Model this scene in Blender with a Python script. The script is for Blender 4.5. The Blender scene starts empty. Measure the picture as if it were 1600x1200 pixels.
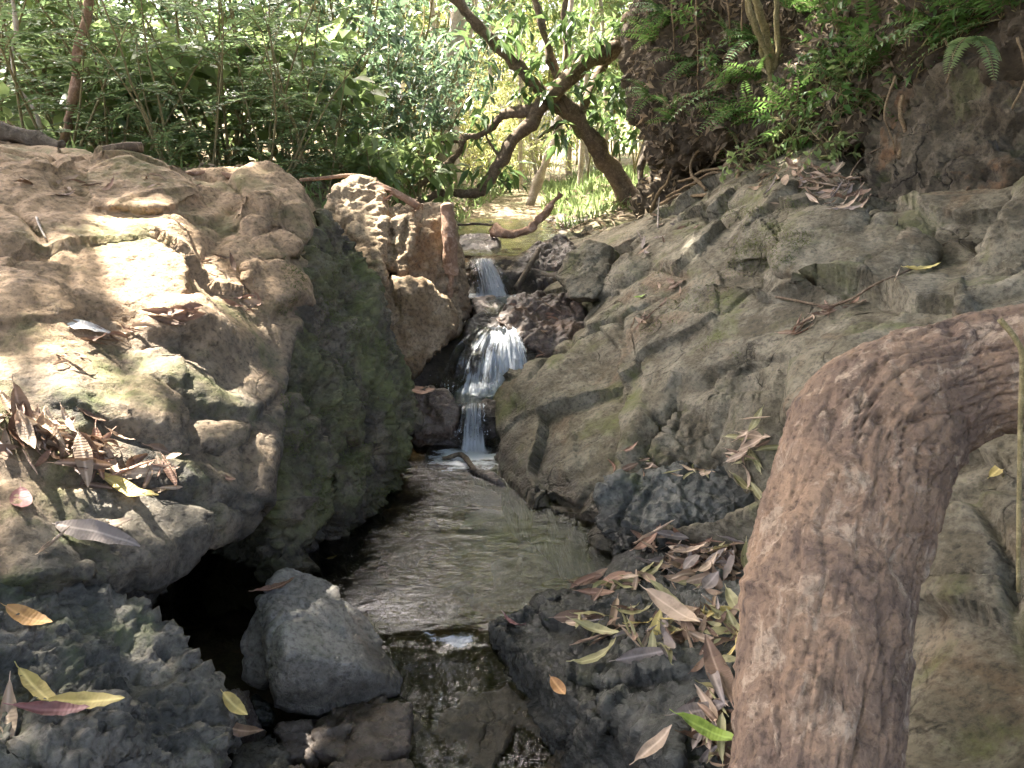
import bpy, bmesh, math, random
import numpy as np
from mathutils import Vector, Matrix, geometry, noise as mnoise
from mathutils.bvhtree import BVHTree

R = math.radians
scene = bpy.context.scene
col = scene.collection
rng = np.random.default_rng(7)
random.seed(7)

# ------------------------------------------------------------------ camera
CAM = Vector((0.0, 0.0, 1.30))
PITCH = R(16.0)
FPX = 1208.0                       # focal length in pixels of the 1600 wide photograph
cd = bpy.data.cameras.new('camera')
cd.sensor_width = 36.0
cd.lens = 36.0 * FPX / 1600.0
cd.clip_start = 0.05
cd.clip_end = 600.0
cam = bpy.data.objects.new('camera', cd)
cam.location = CAM
cam.rotation_euler = (R(90) - PITCH, 0, 0)
col.objects.link(cam)
scene.camera = cam

# ------------------------------------------------------------------ sky, sun, exposure
SUN_DIR = Vector((-0.40, 0.30, 0.87)).normalized()       # towards the sun: high, beyond the left bank
SUN_EL = math.asin(SUN_DIR.z)
world = bpy.data.worlds.new('World')
scene.world = world
world.use_nodes = True
wn = world.node_tree
for n in list(wn.nodes):
    wn.nodes.remove(n)
sky = wn.nodes.new('ShaderNodeTexSky')
sky.sky_type = 'NISHITA'
sky.sun_disc = False
sky.sun_elevation = SUN_EL
sky.sun_rotation = math.atan2(SUN_DIR.x, SUN_DIR.y)
sky.air_density = 0.65
sky.dust_density = 8.5
sky.ozone_density = 0.3
bg = wn.nodes.new('ShaderNodeBackground')
bg.inputs['Strength'].default_value = 0.15
wo = wn.nodes.new('ShaderNodeOutputWorld')
wn.links.new(sky.outputs[0], bg.inputs[0])
wn.links.new(bg.outputs[0], wo.inputs[0])
sl = bpy.data.lights.new('sun', 'SUN')
sl.energy = 5.0
sl.angle = R(0.53)
sl.color = (1.0, 0.95, 0.86)
so = bpy.data.objects.new('sun', sl)
so.rotation_euler = SUN_DIR.to_track_quat('Z', 'Y').to_euler()
so.location = SUN_DIR * 40
col.objects.link(so)
vs = scene.view_settings
vs.view_transform = 'Standard'
vs.look = 'None'
vs.exposure = 3.4
vs.gamma = 1.0
vs.use_curve_mapping = False
cy = scene.cycles
cy.adaptive_threshold = 0.025
cy.max_bounces = 6
cy.diffuse_bounces = 3
cy.glossy_bounces = 3
cy.transmission_bounces = 4
cy.transparent_max_bounces = 12
cy.caustics_reflective = False
cy.caustics_refractive = False
cy.sample_clamp_indirect = 6.0

# ------------------------------------------------------------------ helpers: pixel to place
_cp, _sp = math.cos(PITCH), math.sin(PITCH)
def ray(px, py):
    a = (px - 800.0) / FPX
    b = (600.0 - py) / FPX
    return Vector((a, _cp + b * _sp, -_sp + b * _cp))
def P(px, py, Y):
    """the point Y metres ahead that stands at that place of the photograph"""
    d = ray(px, py)
    return CAM + d * (Y / d.y)
def PZ(px, py, z):
    d = ray(px, py)
    return CAM + d * ((z - CAM.z) / d.z)

def tag(o, label=None, cat=None, group=None, kind=None):
    if label: o['label'] = label
    if cat: o['category'] = cat
    if group: o['group'] = group
    if kind: o['kind'] = kind
    return o
def empty(name, loc=(0, 0, 0), label=None, cat=None, group=None):
    o = bpy.data.objects.new(name, None)
    o.empty_display_size = 0.1
    o.location = loc
    col.objects.link(o)
    return tag(o, label, cat, group)
def link(name, me, mat=None, parent=None, loc=None):
    o = bpy.data.objects.new(name, me)
    if mat is not None and not me.materials:
        me.materials.append(mat)
    col.objects.link(o)
    if parent is not None: o.parent = parent
    if loc is not None: o.location = loc
    return o
def mesh_np(name, V, F, smooth=False):
    """fast mesh from arrays: V (n,3); F (m,k) faces of one size, or a list of such arrays"""
    me = bpy.data.meshes.new(name)
    V = np.ascontiguousarray(V, dtype=np.float32)
    Fs = F if isinstance(F, list) else [F]
    Fs = [np.asarray(f, dtype=np.int32) for f in Fs if len(f)]
    me.vertices.add(len(V))
    me.vertices.foreach_set('co', V.ravel())
    idx = np.concatenate([f.ravel() for f in Fs])
    tot = np.concatenate([np.full(len(f), f.shape[1], np.int32) for f in Fs])
    st = np.concatenate([[0], np.cumsum(tot)[:-1]]).astype(np.int32)
    me.loops.add(len(idx))
    me.loops.foreach_set('vertex_index', idx)
    me.polygons.add(len(tot))
    me.polygons.foreach_set('loop_start', st)
    me.polygons.foreach_set('loop_total', tot)
    if smooth:
        me.polygons.foreach_set('use_smooth', np.ones(len(tot), bool))
    me.update(calc_edges=True)
    return me

# ------------------------------------------------------------------ helpers: noise on arrays
def _hash(ix, iy, iz, seed):
    h = (ix.astype(np.uint32) * np.uint32(374761393) + iy.astype(np.uint32) * np.uint32(668265263)
         + iz.astype(np.uint32) * np.uint32(2147483647) + np.uint32(seed * 974711 & 0xffffffff))
    h = (h ^ (h >> np.uint32(13))) * np.uint32(1274126177)
    h = (h ^ (h >> np.uint32(15))) * np.uint32(2246822519)
    return h ^ (h >> np.uint32(16))
_G = rng.normal(size=(256, 3)); _G /= np.linalg.norm(_G, axis=1)[:, None]
_G = _G.astype(np.float32)
def pnoise(p, scale, seed=0):
    """gradient noise, about -1..1, of points p (n,3) at features of size 1/scale"""
    with np.errstate(over='ignore'):
        q = p.astype(np.float32) * np.float32(scale)
        i = np.floor(q).astype(np.int64); f = q - i
        u = f * f * f * (f * (f * 6 - 15) + 10)
        out = np.zeros(len(p), np.float32)
        for dx in (0, 1):
            wx = u[:, 0] if dx else 1 - u[:, 0]
            for dy in (0, 1):
                wy = u[:, 1] if dy else 1 - u[:, 1]
                for dz in (0, 1):
                    wz = u[:, 2] if dz else 1 - u[:, 2]
                    g = _G[_hash(i[:, 0] + dx, i[:, 1] + dy, i[:, 2] + dz, seed) & np.uint32(255)]
                    d = (g[:, 0] * (f[:, 0] - dx) + g[:, 1] * (f[:, 1] - dy) + g[:, 2] * (f[:, 2] - dz))
                    out += wx * wy * wz * d
        return out * 1.6
def fbm(p, scale, octaves=4, seed=0, gain=0.5):
    s = 0; a = 1.0
    for k in range(octaves):
        s = s + a * pnoise(p, scale * 2.03 ** k, seed + 17 * k); a *= gain
    return s
def ridged(p, scale, octaves=4, seed=0, gain=0.5):
    s = 0; a = 1.0
    for k in range(octaves):
        s = s + a * (1 - 2 * np.abs(pnoise(p, scale * 2.07 ** k, seed + 31 * k))); a *= gain
    return s
def worley(p, scale, seed=0):
    """F1, F2 distances, cell size 1/scale"""
    with np.errstate(over='ignore'):
        q = p.astype(np.float32) * np.float32(scale)
        i = np.floor(q).astype(np.int64)
        f1 = np.full(len(p), 9.0, np.float32); f2 = f1.copy()
        for dx in (-1, 0, 1):
            for dy in (-1, 0, 1):
                for dz in (-1, 0, 1):
                    c = i + np.array((dx, dy, dz))
                    h = _hash(c[:, 0], c[:, 1], c[:, 2], seed)
                    ox = (h & np.uint32(1023)).astype(np.float32) / 1023
                    oy = ((h >> np.uint32(10)) & np.uint32(1023)).astype(np.float32) / 1023
                    oz = ((h >> np.uint32(20)) & np.uint32(1023)).astype(np.float32) / 1023
                    d = np.sqrt((c[:, 0] + ox - q[:, 0]) ** 2 + (c[:, 1] + oy - q[:, 1]) ** 2 + (c[:, 2] + oz - q[:, 2]) ** 2)
                    m = d < f1
                    f2 = np.where(m, f1, np.minimum(f2, d)); f1 = np.where(m, d, f1)
        return f1, f2

def facets(p, scale, seed=0, tilt=0.5):
    """broken faces: every cell of a crazed pattern is set back or forward and tilted, about -1..1"""
    with np.errstate(over='ignore'):
        q = p.astype(np.float32) * np.float32(scale)
        i = np.floor(q).astype(np.int64)
        f1 = np.full(len(p), 9.0, np.float32); out = np.zeros(len(p), np.float32)
        for dx in (-1, 0, 1):
            for dy in (-1, 0, 1):
                for dz in (-1, 0, 1):
                    c = i + np.array((dx, dy, dz))
                    h = _hash(c[:, 0], c[:, 1], c[:, 2], seed)
                    o = np.stack([(h & np.uint32(1023)), ((h >> np.uint32(10)) & np.uint32(1023)), ((h >> np.uint32(20)) & np.uint32(1023))], 1).astype(np.float32) / 1023
                    e = q - (c + o)
                    d = np.sqrt((e * e).sum(1)); m = d < f1
                    h2 = _hash(c[:, 0], c[:, 1], c[:, 2], seed + 77)
                    v = ((h2 & np.uint32(255)).astype(np.float32) / 127.5 - 1) + 2 * tilt * (_G[(h2 >> np.uint32(8)) & np.uint32(255)] * e).sum(1)
                    out = np.where(m, v, out); f1 = np.where(m, d, f1)
        return out

# ------------------------------------------------------------------ helpers: materials
def new_mat(name):
    m = bpy.data.materials.new(name); m.use_nodes = True
    nt = m.node_tree
    for n in list(nt.nodes): nt.nodes.remove(n)
    return m, nt
class NT:
    """small wrapper that keeps node code short"""
    def __init__(s, name):
        s.m, s.nt = new_mat(name)
        s.out = s.n('ShaderNodeOutputMaterial')
    def n(s, t, **kw):
        k = s.nt.nodes.new(t)
        for a, v in kw.items():
            setattr(k, a, v)
        return k
    def l(s, a, b): s.nt.links.new(a, b)
    def val(s, sock, v):
        if hasattr(v, 'is_output') or hasattr(v, 'links'): s.l(v, sock)
        else: sock.default_value = v
    def pos(s):
        if not hasattr(s, '_pos'):
            s._pos = s.n('ShaderNodeNewGeometry')
        return s._pos.outputs['Position']
    def obj(s):
        if not hasattr(s, '_tc'): s._tc = s.n('ShaderNodeTexCoord')
        return s._tc.outputs['Object']
    def normal(s):
        s.pos(); return s._pos.outputs['Normal']
    def noise(s, vec, scale, detail=6, rough=0.55, dist=0.0):
        k = s.n('ShaderNodeTexNoise'); s.l(vec, k.inputs['Vector'])
        k.inputs['Scale'].default_value = scale; k.inputs['Detail'].default_value = detail
        k.inputs['Roughness'].default_value = rough; k.inputs['Distortion'].default_value = dist
        return k.outputs['Fac']
    def vor(s, vec, scale, feature='F1', rnd=1.0):
        k = s.n('ShaderNodeTexVoronoi', feature=feature); s.l(vec, k.inputs['Vector'])
        k.inputs['Scale'].default_value = scale; k.inputs['Randomness'].default_value = rnd
        return k.outputs['Distance']
    def ramp(s, fac, stops):
        k = s.n('ShaderNodeValToRGB'); s.l(fac, k.inputs[0])
        e = k.color_ramp.elements
        while len(e) < len(stops): e.new(0.5)
        for el, (p, c) in zip(e, stops):
            el.position = p; el.color = (c, c, c, 1) if isinstance(c, (int, float)) else (*c, 1)
        return k.outputs[0]
    def math(s, op, a, b=0.0, clamp=False):
        k = s.n('ShaderNodeMath', operation=op, use_clamp=clamp)
        s.val(k.inputs[0], a); s.val(k.inputs[1], b)
        return k.outputs[0]
    def mix(s, fac, a, b, mode='MIX'):
        k = s.n('ShaderNodeMix', data_type='RGBA', blend_type=mode)
        s.val(k.inputs[0], fac)
        for sock, v in ((k.inputs[6], a), (k.inputs[7], b)):
            if isinstance(v, tuple): sock.default_value = (*v, 1)
            else: s.l(v, sock)
        return k.outputs[2]
    def vscale(s, vec, sc, rot=(0, 0, 0)):
        k = s.n('ShaderNodeMapping'); s.l(vec, k.inputs['Vector'])
        k.inputs['Scale'].default_value = sc; k.inputs['Rotation'].default_value = rot
        return k.outputs[0]
    def bump(s, h, strength=0.5, dist=0.01, normal=None):
        k = s.n('ShaderNodeBump'); s.l(h, k.inputs['Height'])
        k.inputs['Strength'].default_value = strength; k.inputs['Distance'].default_value = dist
        if normal is not None: s.l(normal, k.inputs['Normal'])
        return k.outputs[0]
    def principled(s, color, rough=0.8, normal=None, spec=0.3):
        k = s.n('ShaderNodeBsdfPrincipled')
        s.val(k.inputs['Base Color'], color if not isinstance(color, tuple) else (*color, 1))
        s.val(k.inputs['Roughness'], rough)
        k.inputs['Specular IOR Level'].default_value = spec
        if normal is not None: s.l(normal, k.inputs['Normal'])
        return k
    def done(s, shader):
        s.l(shader, s.out.inputs[0]); return s.m

def rock_mat(name, dark, mid, light, moss=0.0, moss_col=(0.07, 0.085, 0.025), dust=None, dust_z=None,
             wet_z=None, rust=0.0, stain_scale=1.0, crack=0.25, rough=0.85, wet_col=0.45):
    """weathered rock: mottled stone, fine grain, hairline cracks, moss, dry dust on top, wet foot"""
    s = NT(name)
    p = s.pos()
    big = s.noise(p, 1.7 * stain_scale, 8, 0.62, 0.6)
    med = s.noise(p, 7.0 * stain_scale, 9, 0.65, 0.3)
    fine = s.noise(p, 55.0, 7, 0.7)
    c = s.mix(s.ramp(big, [(0.34, 0.0), (0.66, 1.0)]), dark, mid)
    c = s.mix(s.ramp(med, [(0.44, 0.0), (0.68, 1.0)]), c, light)
    if rust:
        rn = s.noise(s.vscale(p, (1, 1, 0.8), (0.3, 0.2, 0)), 3.1, 6, 0.6, 0.8)
        c = s.mix(s.math('MULTIPLY', s.ramp(rn, [(0.56, 0.0), (0.70, 1.0)]), rust), c, (0.19, 0.095, 0.04))
    sep = s.n('ShaderNodeSeparateXYZ'); s.l(p, sep.inputs[0])
    nsep = s.n('ShaderNodeSeparateXYZ'); s.l(s.normal(), nsep.inputs[0])
    if dust is not None:
        dn = s.noise(p, 2.6, 7, 0.6, 0.4)
        up = s.math('MULTIPLY_ADD', nsep.outputs[2], 0.30); up.node.inputs[2].default_value = 0.0
        hz = s.math('SUBTRACT', sep.outputs[2], dust_z)
        f = s.math('ADD', s.math('ADD', s.math('MULTIPLY', hz, 1.6), up), s.math('MULTIPLY', s.math('SUBTRACT', dn, 0.5), 2.6))
        f = s.math('ADD', f, 0.3, True)
        c = s.mix(s.math('MULTIPLY', f, 0.9), c, s.mix(s.ramp(med, [(0.3, 0.0), (0.7, 1.0)]), tuple(0.72 * v for v in dust), dust))
    c = s.mix(s.math('MULTIPLY', s.ramp(fine, [(0.34, 1.0), (0.54, 0.0)]), 0.62), c, (0.012, 0.010, 0.008))
    pit = s.vor(s.vscale(p, (1, 1, 1.6)), 38)
    c = s.mix(s.math('MULTIPLY', s.ramp(pit, [(0.06, 1.0), (0.22, 0.0)]), 0.45), c, (0.012, 0.010, 0.008))
    c = s.mix(s.math('MULTIPLY', s.ramp(fine, [(0.60, 0.0), (0.78, 1.0)]), 0.35), c, tuple(min(1, v * 1.7) for v in light))
    # hairline cracks
    wv = s.n('ShaderNodeVectorMath', operation='MULTIPLY_ADD')
    wn_ = s.n('ShaderNodeTexNoise'); s.l(p, wn_.inputs['Vector']); wn_.inputs['Scale'].default_value = 5.0; wn_.inputs['Detail'].default_value = 5
    s.l(wn_.outputs['Color'], wv.inputs[0]); wv.inputs[1].default_value = (0.30, 0.30, 0.30); s.l(p, wv.inputs[2])
    ck = s.vor(wv.outputs[0], 3.6, 'DISTANCE_TO_EDGE')
    ckm = s.ramp(ck, [(0.0, 1.0), (0.022, 0.0)])
    gate = s.ramp(s.noise(p, 2.3, 3), [(0.50, 0.0), (0.58, 1.0)])
    ckm = s.math('MULTIPLY', s.math('MULTIPLY', ckm, gate), crack)
    c = s.mix(ckm, c, (0.012, 0.010, 0.008))
    if moss:
        mn = s.noise(p, 3.4, 8, 0.68, 0.5)
        mf = s.math('MULTIPLY', s.ramp(mn, [(0.62 - 0.28 * moss, 0.0), (0.74 - 0.22 * moss, 1.0)]), s.ramp(fine, [(0.25, 0.35), (0.6, 1.0)]))
        mc = s.mix(s.noise(p, 24, 4), tuple(v * 0.55 for v in moss_col), tuple(min(1, v * 1.45) for v in moss_col))
        c = s.mix(s.math('MULTIPLY', mf, 0.85), c, mc)
    r = rough
    if wet_z is not None:
        wn2 = s.noise(p, 6.0, 5, 0.6)
        zz = s.math('ADD', sep.outputs[2], s.math('MULTIPLY', s.math('SUBTRACT', wn2, 0.5), -0.22))
        mr = s.n('ShaderNodeMapRange'); s.l(zz, mr.inputs[0])
        mr.inputs[1].default_value = wet_z + 0.05; mr.inputs[2].default_value = wet_z - 0.03
        wet = mr.outputs[0]
        c = s.mix(wet, c, s.mix(1.0, c, (wet_col, wet_col * 0.97, wet_col * 0.93), 'MULTIPLY'))
        r = s.math('SUBTRACT', rough, s.math('MULTIPLY', wet, 0.5))
    h = s.math('ADD', s.math('MULTIPLY', med, 0.8), s.math('MULTIPLY', fine, 0.42))
    h = s.math('ADD', h, s.math('MULTIPLY', s.noise(p, 160, 3, 0.6), 0.10))
    h = s.math('SUBTRACT', h, s.math('MULTIPLY', ckm, 0.9))
    h = s.math('ADD', h, s.math('MULTIPLY', s.ramp(pit, [(0.0, 0.0), (0.3, 1.0)]), 0.12))
    nb = s.bump(h, 0.8, 0.026)
    b = s.principled(c, r, nb, 0.3)
    return s.done(b.outputs[0])

def simple_mat(name, c1, c2, scale=8.0, rough=0.8, bump=0.3, dist=0.01, stretch=(1, 1, 1), coord='obj', spec=0.25):
    s = NT(name)
    v = s.vscale(s.obj() if coord == 'obj' else s.pos(), stretch)
    a = s.noise(v, scale, 8, 0.65, 0.3)
    c = s.mix(s.ramp(a, [(0.32, 0.0), (0.68, 1.0)]), c1, c2)
    b = s.principled(c, rough, s.bump(a, bump, dist), spec)
    return s.done(b.outputs[0])

def leaf_mat(name, c1, c2, trans=0.45, rough=0.45, tcol=None, spec=0.4, scale=1.3):
    """living or dry leaf: colour differs from leaf to leaf, light comes through"""
    s = NT(name)
    g = s.n('ShaderNodeNewGeometry')
    oi = s.n('ShaderNodeObjectInfo')
    rnd = s.math('FRACT', s.math('ADD', g.outputs['Random Per Island'], oi.outputs['Random']))
    c = s.mix(rnd, c1, c2)
    c = s.mix(s.math('MULTIPLY', s.noise(s.obj(), scale * 9, 5), 0.5), c, tuple(v * 0.6 for v in c1))
    b = s.principled(c, rough, None, spec)
    if trans <= 0: return s.done(b.outputs[0])
    t = s.n('ShaderNodeBsdfTranslucent')
    tc = tcol or tuple(min(1, v * 1.5) for v in c2)
    s.l(s.mix(0.65, c, tc), t.inputs['Color'])
    m = s.n('ShaderNodeMixShader'); m.inputs[0].default_value = trans
    s.l(b.outputs[0], m.inputs[1]); s.l(t.outputs[0], m.inputs[2])
    return s.done(m.outputs[0])

# ------------------------------------------------------------------ helpers: solids and tubes
def hull_bm(pts, push=(0.0, 0.3, -0.2), bm=None):
    """convex block from its visible corners and the same corners pushed back into the ground"""
    bm = bm or bmesh.new()
    vv = [bm.verts.new(p) for p in pts]
    if push is not None:
        pv = Vector(push); c = sum((Vector(p) for p in pts), Vector()) / len(pts)
        vv += [bm.verts.new(c + (Vector(p) - c) * 0.86 + pv) for p in pts]
    r = bmesh.ops.convex_hull(bm, input=vv)
    dead = [g for g in r['geom_interior'] if isinstance(g, bmesh.types.BMVert)]
    dead = [v for v in dead if v.is_valid and not v.link_faces]
    if dead: bmesh.ops.delete(bm, geom=dead, context='VERTS')
    return bm
def patch_bm(pts, zb=-0.5, inset=0.12, bm=None, under=None):
    """solid with a sculpted top given by scattered points; sides go down to zb, drawn in by inset (an overhang)"""
    bm = bm or bmesh.new()
    p2 = [Vector((p.x, p.y)) for p in pts]
    vco, edges, faces, *_ = geometry.delaunay_2d_cdt(p2, [], [], 0, 1e-4)
    top = []
    for v in vco:
        k = min(range(len(pts)), key=lambda i: (p2[i] - v).length_squared)
        top.append(bm.verts.new((v.x, v.y, pts[k].z)))
    fs = []
    for f in faces:
        try: fs.append(bm.faces.new([top[i] for i in f]))
        except ValueError: pass
    be = [e for f in fs for e in f.edges if len(e.link_faces) == 1]
    bound = list({e for e in be})
    c = sum((v.co for v in top), Vector()) / len(top)
    low = {}; brow = {}; back = {}
    for e in bound:
        for v in e.verts:
            if v not in low:
                d = Vector((c.x - v.co.x, c.y - v.co.y, 0)); d.normalize()
                low[v] = bm.verts.new((v.co.x + d.x * inset, v.co.y + d.y * inset, zb))
                if under:
                    brow[v] = bm.verts.new((v.co.x + d.x * .03, v.co.y + d.y * .03, v.co.z - under[0]))
                    back[v] = bm.verts.new((v.co.x + d.x * inset, v.co.y + d.y * inset, v.co.z - under[1]))
    for e in bound:
        a, b = e.verts
        rings = [{a: a, b: b}] + ([brow, back] if under else []) + [low]
        for r0, r1 in zip(rings, rings[1:]):
            try: bm.faces.new((r0[a], r0[b], r1[b], r1[a]))
            except ValueError: pass
    bl = [e for e in bm.edges if len(e.link_faces) == 1 and all(v in low.values() for v in e.verts)]
    bmesh.ops.edgeloop_fill(bm, edges=bl)
    bmesh.ops.recalc_face_normals(bm, faces=bm.faces[:])
    return bm
ROCK_TREES = []                 # (name, BVH) of everything a leaf can lie on
def solid(name, bms, voxel, disp, smooth=3, mat=None, zcut=None, relief=1.0):
    """join blocks, fuse them into one closed surface, round the edges a little and weather it with disp(V, N)"""
    bm = bmesh.new()
    for b in bms:
        me = bpy.data.meshes.new('tmp'); b.to_mesh(me); b.free(); bm.from_mesh(me); bpy.data.meshes.remove(me)
    me = bpy.data.meshes.new(name + '_src'); bm.to_mesh(me); bm.free()
    o = bpy.data.objects.new('tmp', me); col.objects.link(o)
    md = o.modifiers.new('r', 'REMESH'); md.mode = 'VOXEL'; md.voxel_size = voxel; md.adaptivity = 0
    if smooth:
        sm = o.modifiers.new('s', 'SMOOTH'); sm.factor = 0.5; sm.iterations = smooth
    dg = bpy.context.evaluated_depsgraph_get()
    ev = o.evaluated_get(dg).to_mesh()
    n = len(ev.vertices)
    V = np.empty(n * 3, np.float32); ev.vertices.foreach_get('co', V); V = V.reshape(-1, 3)
    N = np.empty(n * 3, np.float32); ev.vertices.foreach_get('normal', N); N = N.reshape(-1, 3)
    F = np.empty(len(ev.polygons) * 4, np.int32); ev.loops.foreach_get('vertex_index', F); F = F.reshape(-1, 4)
    o.to_mesh_clear() if False else None
    V = V.copy(); N = N.copy(); F = F.copy()
    col.objects.unlink(o); bpy.data.objects.remove(o); bpy.data.meshes.remove(me)
    d = disp(V, N)
    V = V + (N * d[:, None] if d.ndim == 1 else d)
    base = Vector((float(V[:, 0].mean()), float(V[:, 1].mean()), float(V[:, 2].min())))
    out = mesh_np(name, V - np.array(base, np.float32), F, True)
    ob = link(name, out, mat, None, base)
    ROCK_TREES.append((name, BVHTree.FromPolygons(V.tolist(), F.tolist())))
    return ob
def weather(big=0.03, mid=0.015, small=0.005, crack=0.02, seed=0, s0=3.0, cs=2.6, bed=None, rough=0.0, fac=0.03, fs=3.0):
    """rock relief: lumps, ledges, chips and cracks"""
    def f(V, N):
        Q = V + 0.06 * np.stack([pnoise(V, 4.0, seed + 5), pnoise(V, 4.0, seed + 6), pnoise(V, 4.0, seed + 7)], 1)
        d = big * fbm(Q, s0, 3, seed)
        d = d + mid * ridged(Q, s0 * 3.1, 3, seed + 3)
        d = d + small * fbm(V, s0 * 11, 3, seed + 9, 0.6)
        if fac:
            Qf = V + 0.05 * np.stack([pnoise(V, 5.0, seed + 25), pnoise(V, 5.0, seed + 26), pnoise(V, 5.0, seed + 27)], 1)
            d = d + fac * facets(Qf, fs, seed + 60, .9) * .6
        if crack:
            Qc = V + 0.10 * np.stack([pnoise(V, 2.6, seed + 15), pnoise(V, 2.6, seed + 16), pnoise(V, 2.6, seed + 17)], 1)
            a, b = worley(Qc, cs, seed + 2)
            g = np.clip(pnoise(V, 1.7, seed + 21) * 2.2 + 0.65, 0, 1)
            d = d - crack * g * np.exp(-((b - a) / 0.055) ** 2)
        if bed:
            amp, sc, ax = bed
            t = V @ np.array(ax, np.float32) + 0.08 * pnoise(V, 2.0, seed + 40)
            st = np.modf(t * sc)[0]; st = st - np.floor(st)
            d = d + amp * (st ** 3 - 0.25) * np.clip(pnoise(V, 1.3, seed + 41) * 2 + 0.7, 0, 1)
        if rough:
            d = d + rough * ridged(V, 22, 3, seed + 50, 0.6) * np.clip(fbm(V, 3.0, 2, seed + 51) * 1.5 + 0.6, 0, 1.2)
        return d
    return f

def tube_np(path, radii, sides=8, cap=True, wob=0.0, seed=0):
    """tube along a path of points with a radius at each; returns V, quads"""
    path = [Vector(p) for p in path]
    n = len(path); V = []
    t0 = (path[1] - path[0]).normalized()
    ref = t0.orthogonal().normalized()
    for i, p in enumerate(path):
        t = (path[min(i + 1, n - 1)] - path[max(i - 1, 0)]).normalized()
        ref = (ref - t * ref.dot(t)).normalized()
        bn = t.cross(ref)
        r = radii[i] if hasattr(radii, '__len__') else radii
        for k in range(sides):
            a = 2 * math.pi * k / sides
            V.append(p + (ref * math.cos(a) + bn * math.sin(a)) * r)
    F = []
    for i in range(n - 1):
        for k in range(sides):
            k2 = (k + 1) % sides
            F.append((i * sides + k, i * sides + k2, (i + 1) * sides + k2, (i + 1) * sides + k))
    V = np.array([tuple(v) for v in V], np.float32)
    if cap:
        c0, c1 = len(V), len(V) + 1
        V = np.vstack([V, np.array([tuple(path[0]), tuple(path[-1])], np.float32)])
        for k in range(0, sides):
            k2 = (k + 1) % sides
            F.append((c0, k2, k, k) if False else (c0, k2, k, c0))
            F.append((c1, (n - 1) * sides + k, (n - 1) * sides + k2, c1))
    if wob:
        V = V + wob * np.stack([pnoise(V, 6, seed), pnoise(V, 6, seed + 1), pnoise(V, 6, seed + 2)], 1) + .35 * wob * np.stack([pnoise(V, 22, seed + 3), pnoise(V, 22, seed + 4), pnoise(V, 22, seed + 5)], 1)
    return V, F
def split_faces(F):
    q = [f for f in F if len(set(f)) == 4]
    t = [tuple(dict.fromkeys(f)) for f in F if len(set(f)) == 3]
    out = []
    if q: out.append(np.array(q))
    if t: out.append(np.array(t))
    return out
def spline(pts, n):
    """Catmull-Rom through the points; points may carry extra numbers (radius)"""
    A = np.array([tuple(p) for p in pts], float)
    A = np.vstack([2 * A[0] - A[1], A, 2 * A[-1] - A[-2]])
    out = []
    m = len(A) - 3
    for k in range(n):
        u = k / (n - 1) * m; i = min(int(u), m - 1); f = u - i
        p0, p1, p2, p3 = A[i:i + 4]
        out.append(0.5 * (2 * p1 + (p2 - p0) * f + (2 * p0 - 5 * p1 + 4 * p2 - p3) * f * f + (3 * p1 - p0 - 3 * p2 + p3) * f ** 3))
    return np.array(out)
def tube_obj(name, pts, n, mat, sides=8, parent=None, wob=0.0, seed=0, loc=None):
    """pts: (x, y, z, radius)"""
    S = spline(pts, n)
    V, F = tube_np([Vector(s[:3]) for s in S], [max(0.0008, s[3]) for s in S], sides, True, wob, seed)
    base = Vector((0, 0, 0))
    if parent is None:
        base = Vector(pts[0][:3]); V = V - np.array(base, np.float32)
    return link(name, mesh_np(name, V, split_faces(F), True), mat, parent, base if parent is None else None)
def merge_np(parts):
    """join (V, F) pairs"""
    Vs, Fs, o = [], [], 0
    for V, F in parts:
        Vs.append(V); Fs += [tuple(i + o for i in f) for f in F]; o += len(V)
    return np.vstack(Vs), Fs

# ================================================================== materials of the place
M = {}
M['slab'] = rock_mat('dusty_tan_rock', (0.055, 0.052, 0.045), (0.13, 0.115, 0.09), (0.23, 0.19, 0.14), moss=0.42,
                     moss_col=(0.085, 0.10, 0.03), dust=(0.45, 0.305, 0.18), dust_z=0.74, wet_z=0.05)
M['rough'] = rock_mat('rough_grey_rock', (0.05, 0.052, 0.046), (0.115, 0.11, 0.095), (0.26, 0.235, 0.195), moss=0.26,
                      moss_col=(0.085, 0.105, 0.04), dust=(0.36, 0.27, 0.18), dust_z=1.02, wet_z=0.02)
M['mossy'] = rock_mat('mossy_rock', (0.055, 0.047, 0.036), (0.13, 0.108, 0.078), (0.22, 0.18, 0.13), moss=0.68,
                      moss_col=(0.12, 0.130, 0.045), wet_z=0.11, rust=0.2)
M['tan'] = rock_mat('tan_rock', (0.12, 0.085, 0.055), (0.28, 0.185, 0.10), (0.40, 0.30, 0.195), moss=0.12,
                    dust=(0.50, 0.38, 0.24), dust_z=1.0, wet_z=0.30, rust=0.75)
M['bank'] = rock_mat('grey_green_rock', (0.072, 0.060, 0.038), (0.152, 0.131, 0.086), (0.25, 0.222, 0.162), moss=0.30,
                     moss_col=(0.105, 0.115, 0.035), wet_z=0.11, rust=0.35, crack=0.5)
M['wall'] = rock_mat('shade_toned_brown_rock', (0.034, 0.028, 0.019), (0.080, 0.064, 0.042), (0.13, 0.108, 0.074), moss=0.22, rust=0.7, crack=0.8)  # colour lowered to carry the deep shade the wall lies in
M['ledge'] = rock_mat('dark_wet_ledge', (0.038, 0.040, 0.036), (0.085, 0.088, 0.078), (0.16, 0.16, 0.14), moss=0.15,
                      wet_z=0.09, rough=0.62)
M['boulder'] = rock_mat('grey_boulder', (0.15, 0.138, 0.12), (0.235, 0.22, 0.195), (0.32, 0.30, 0.265), moss=0.06, wet_z=-0.03,
                        rust=0.45, crack=0.4)
M['wetstone'] = rock_mat('wet_stone', (0.04, 0.032, 0.025), (0.10, 0.075, 0.055), (0.17, 0.14, 0.12), rust=0.7, rough=0.32, wet_z=-1)
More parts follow.
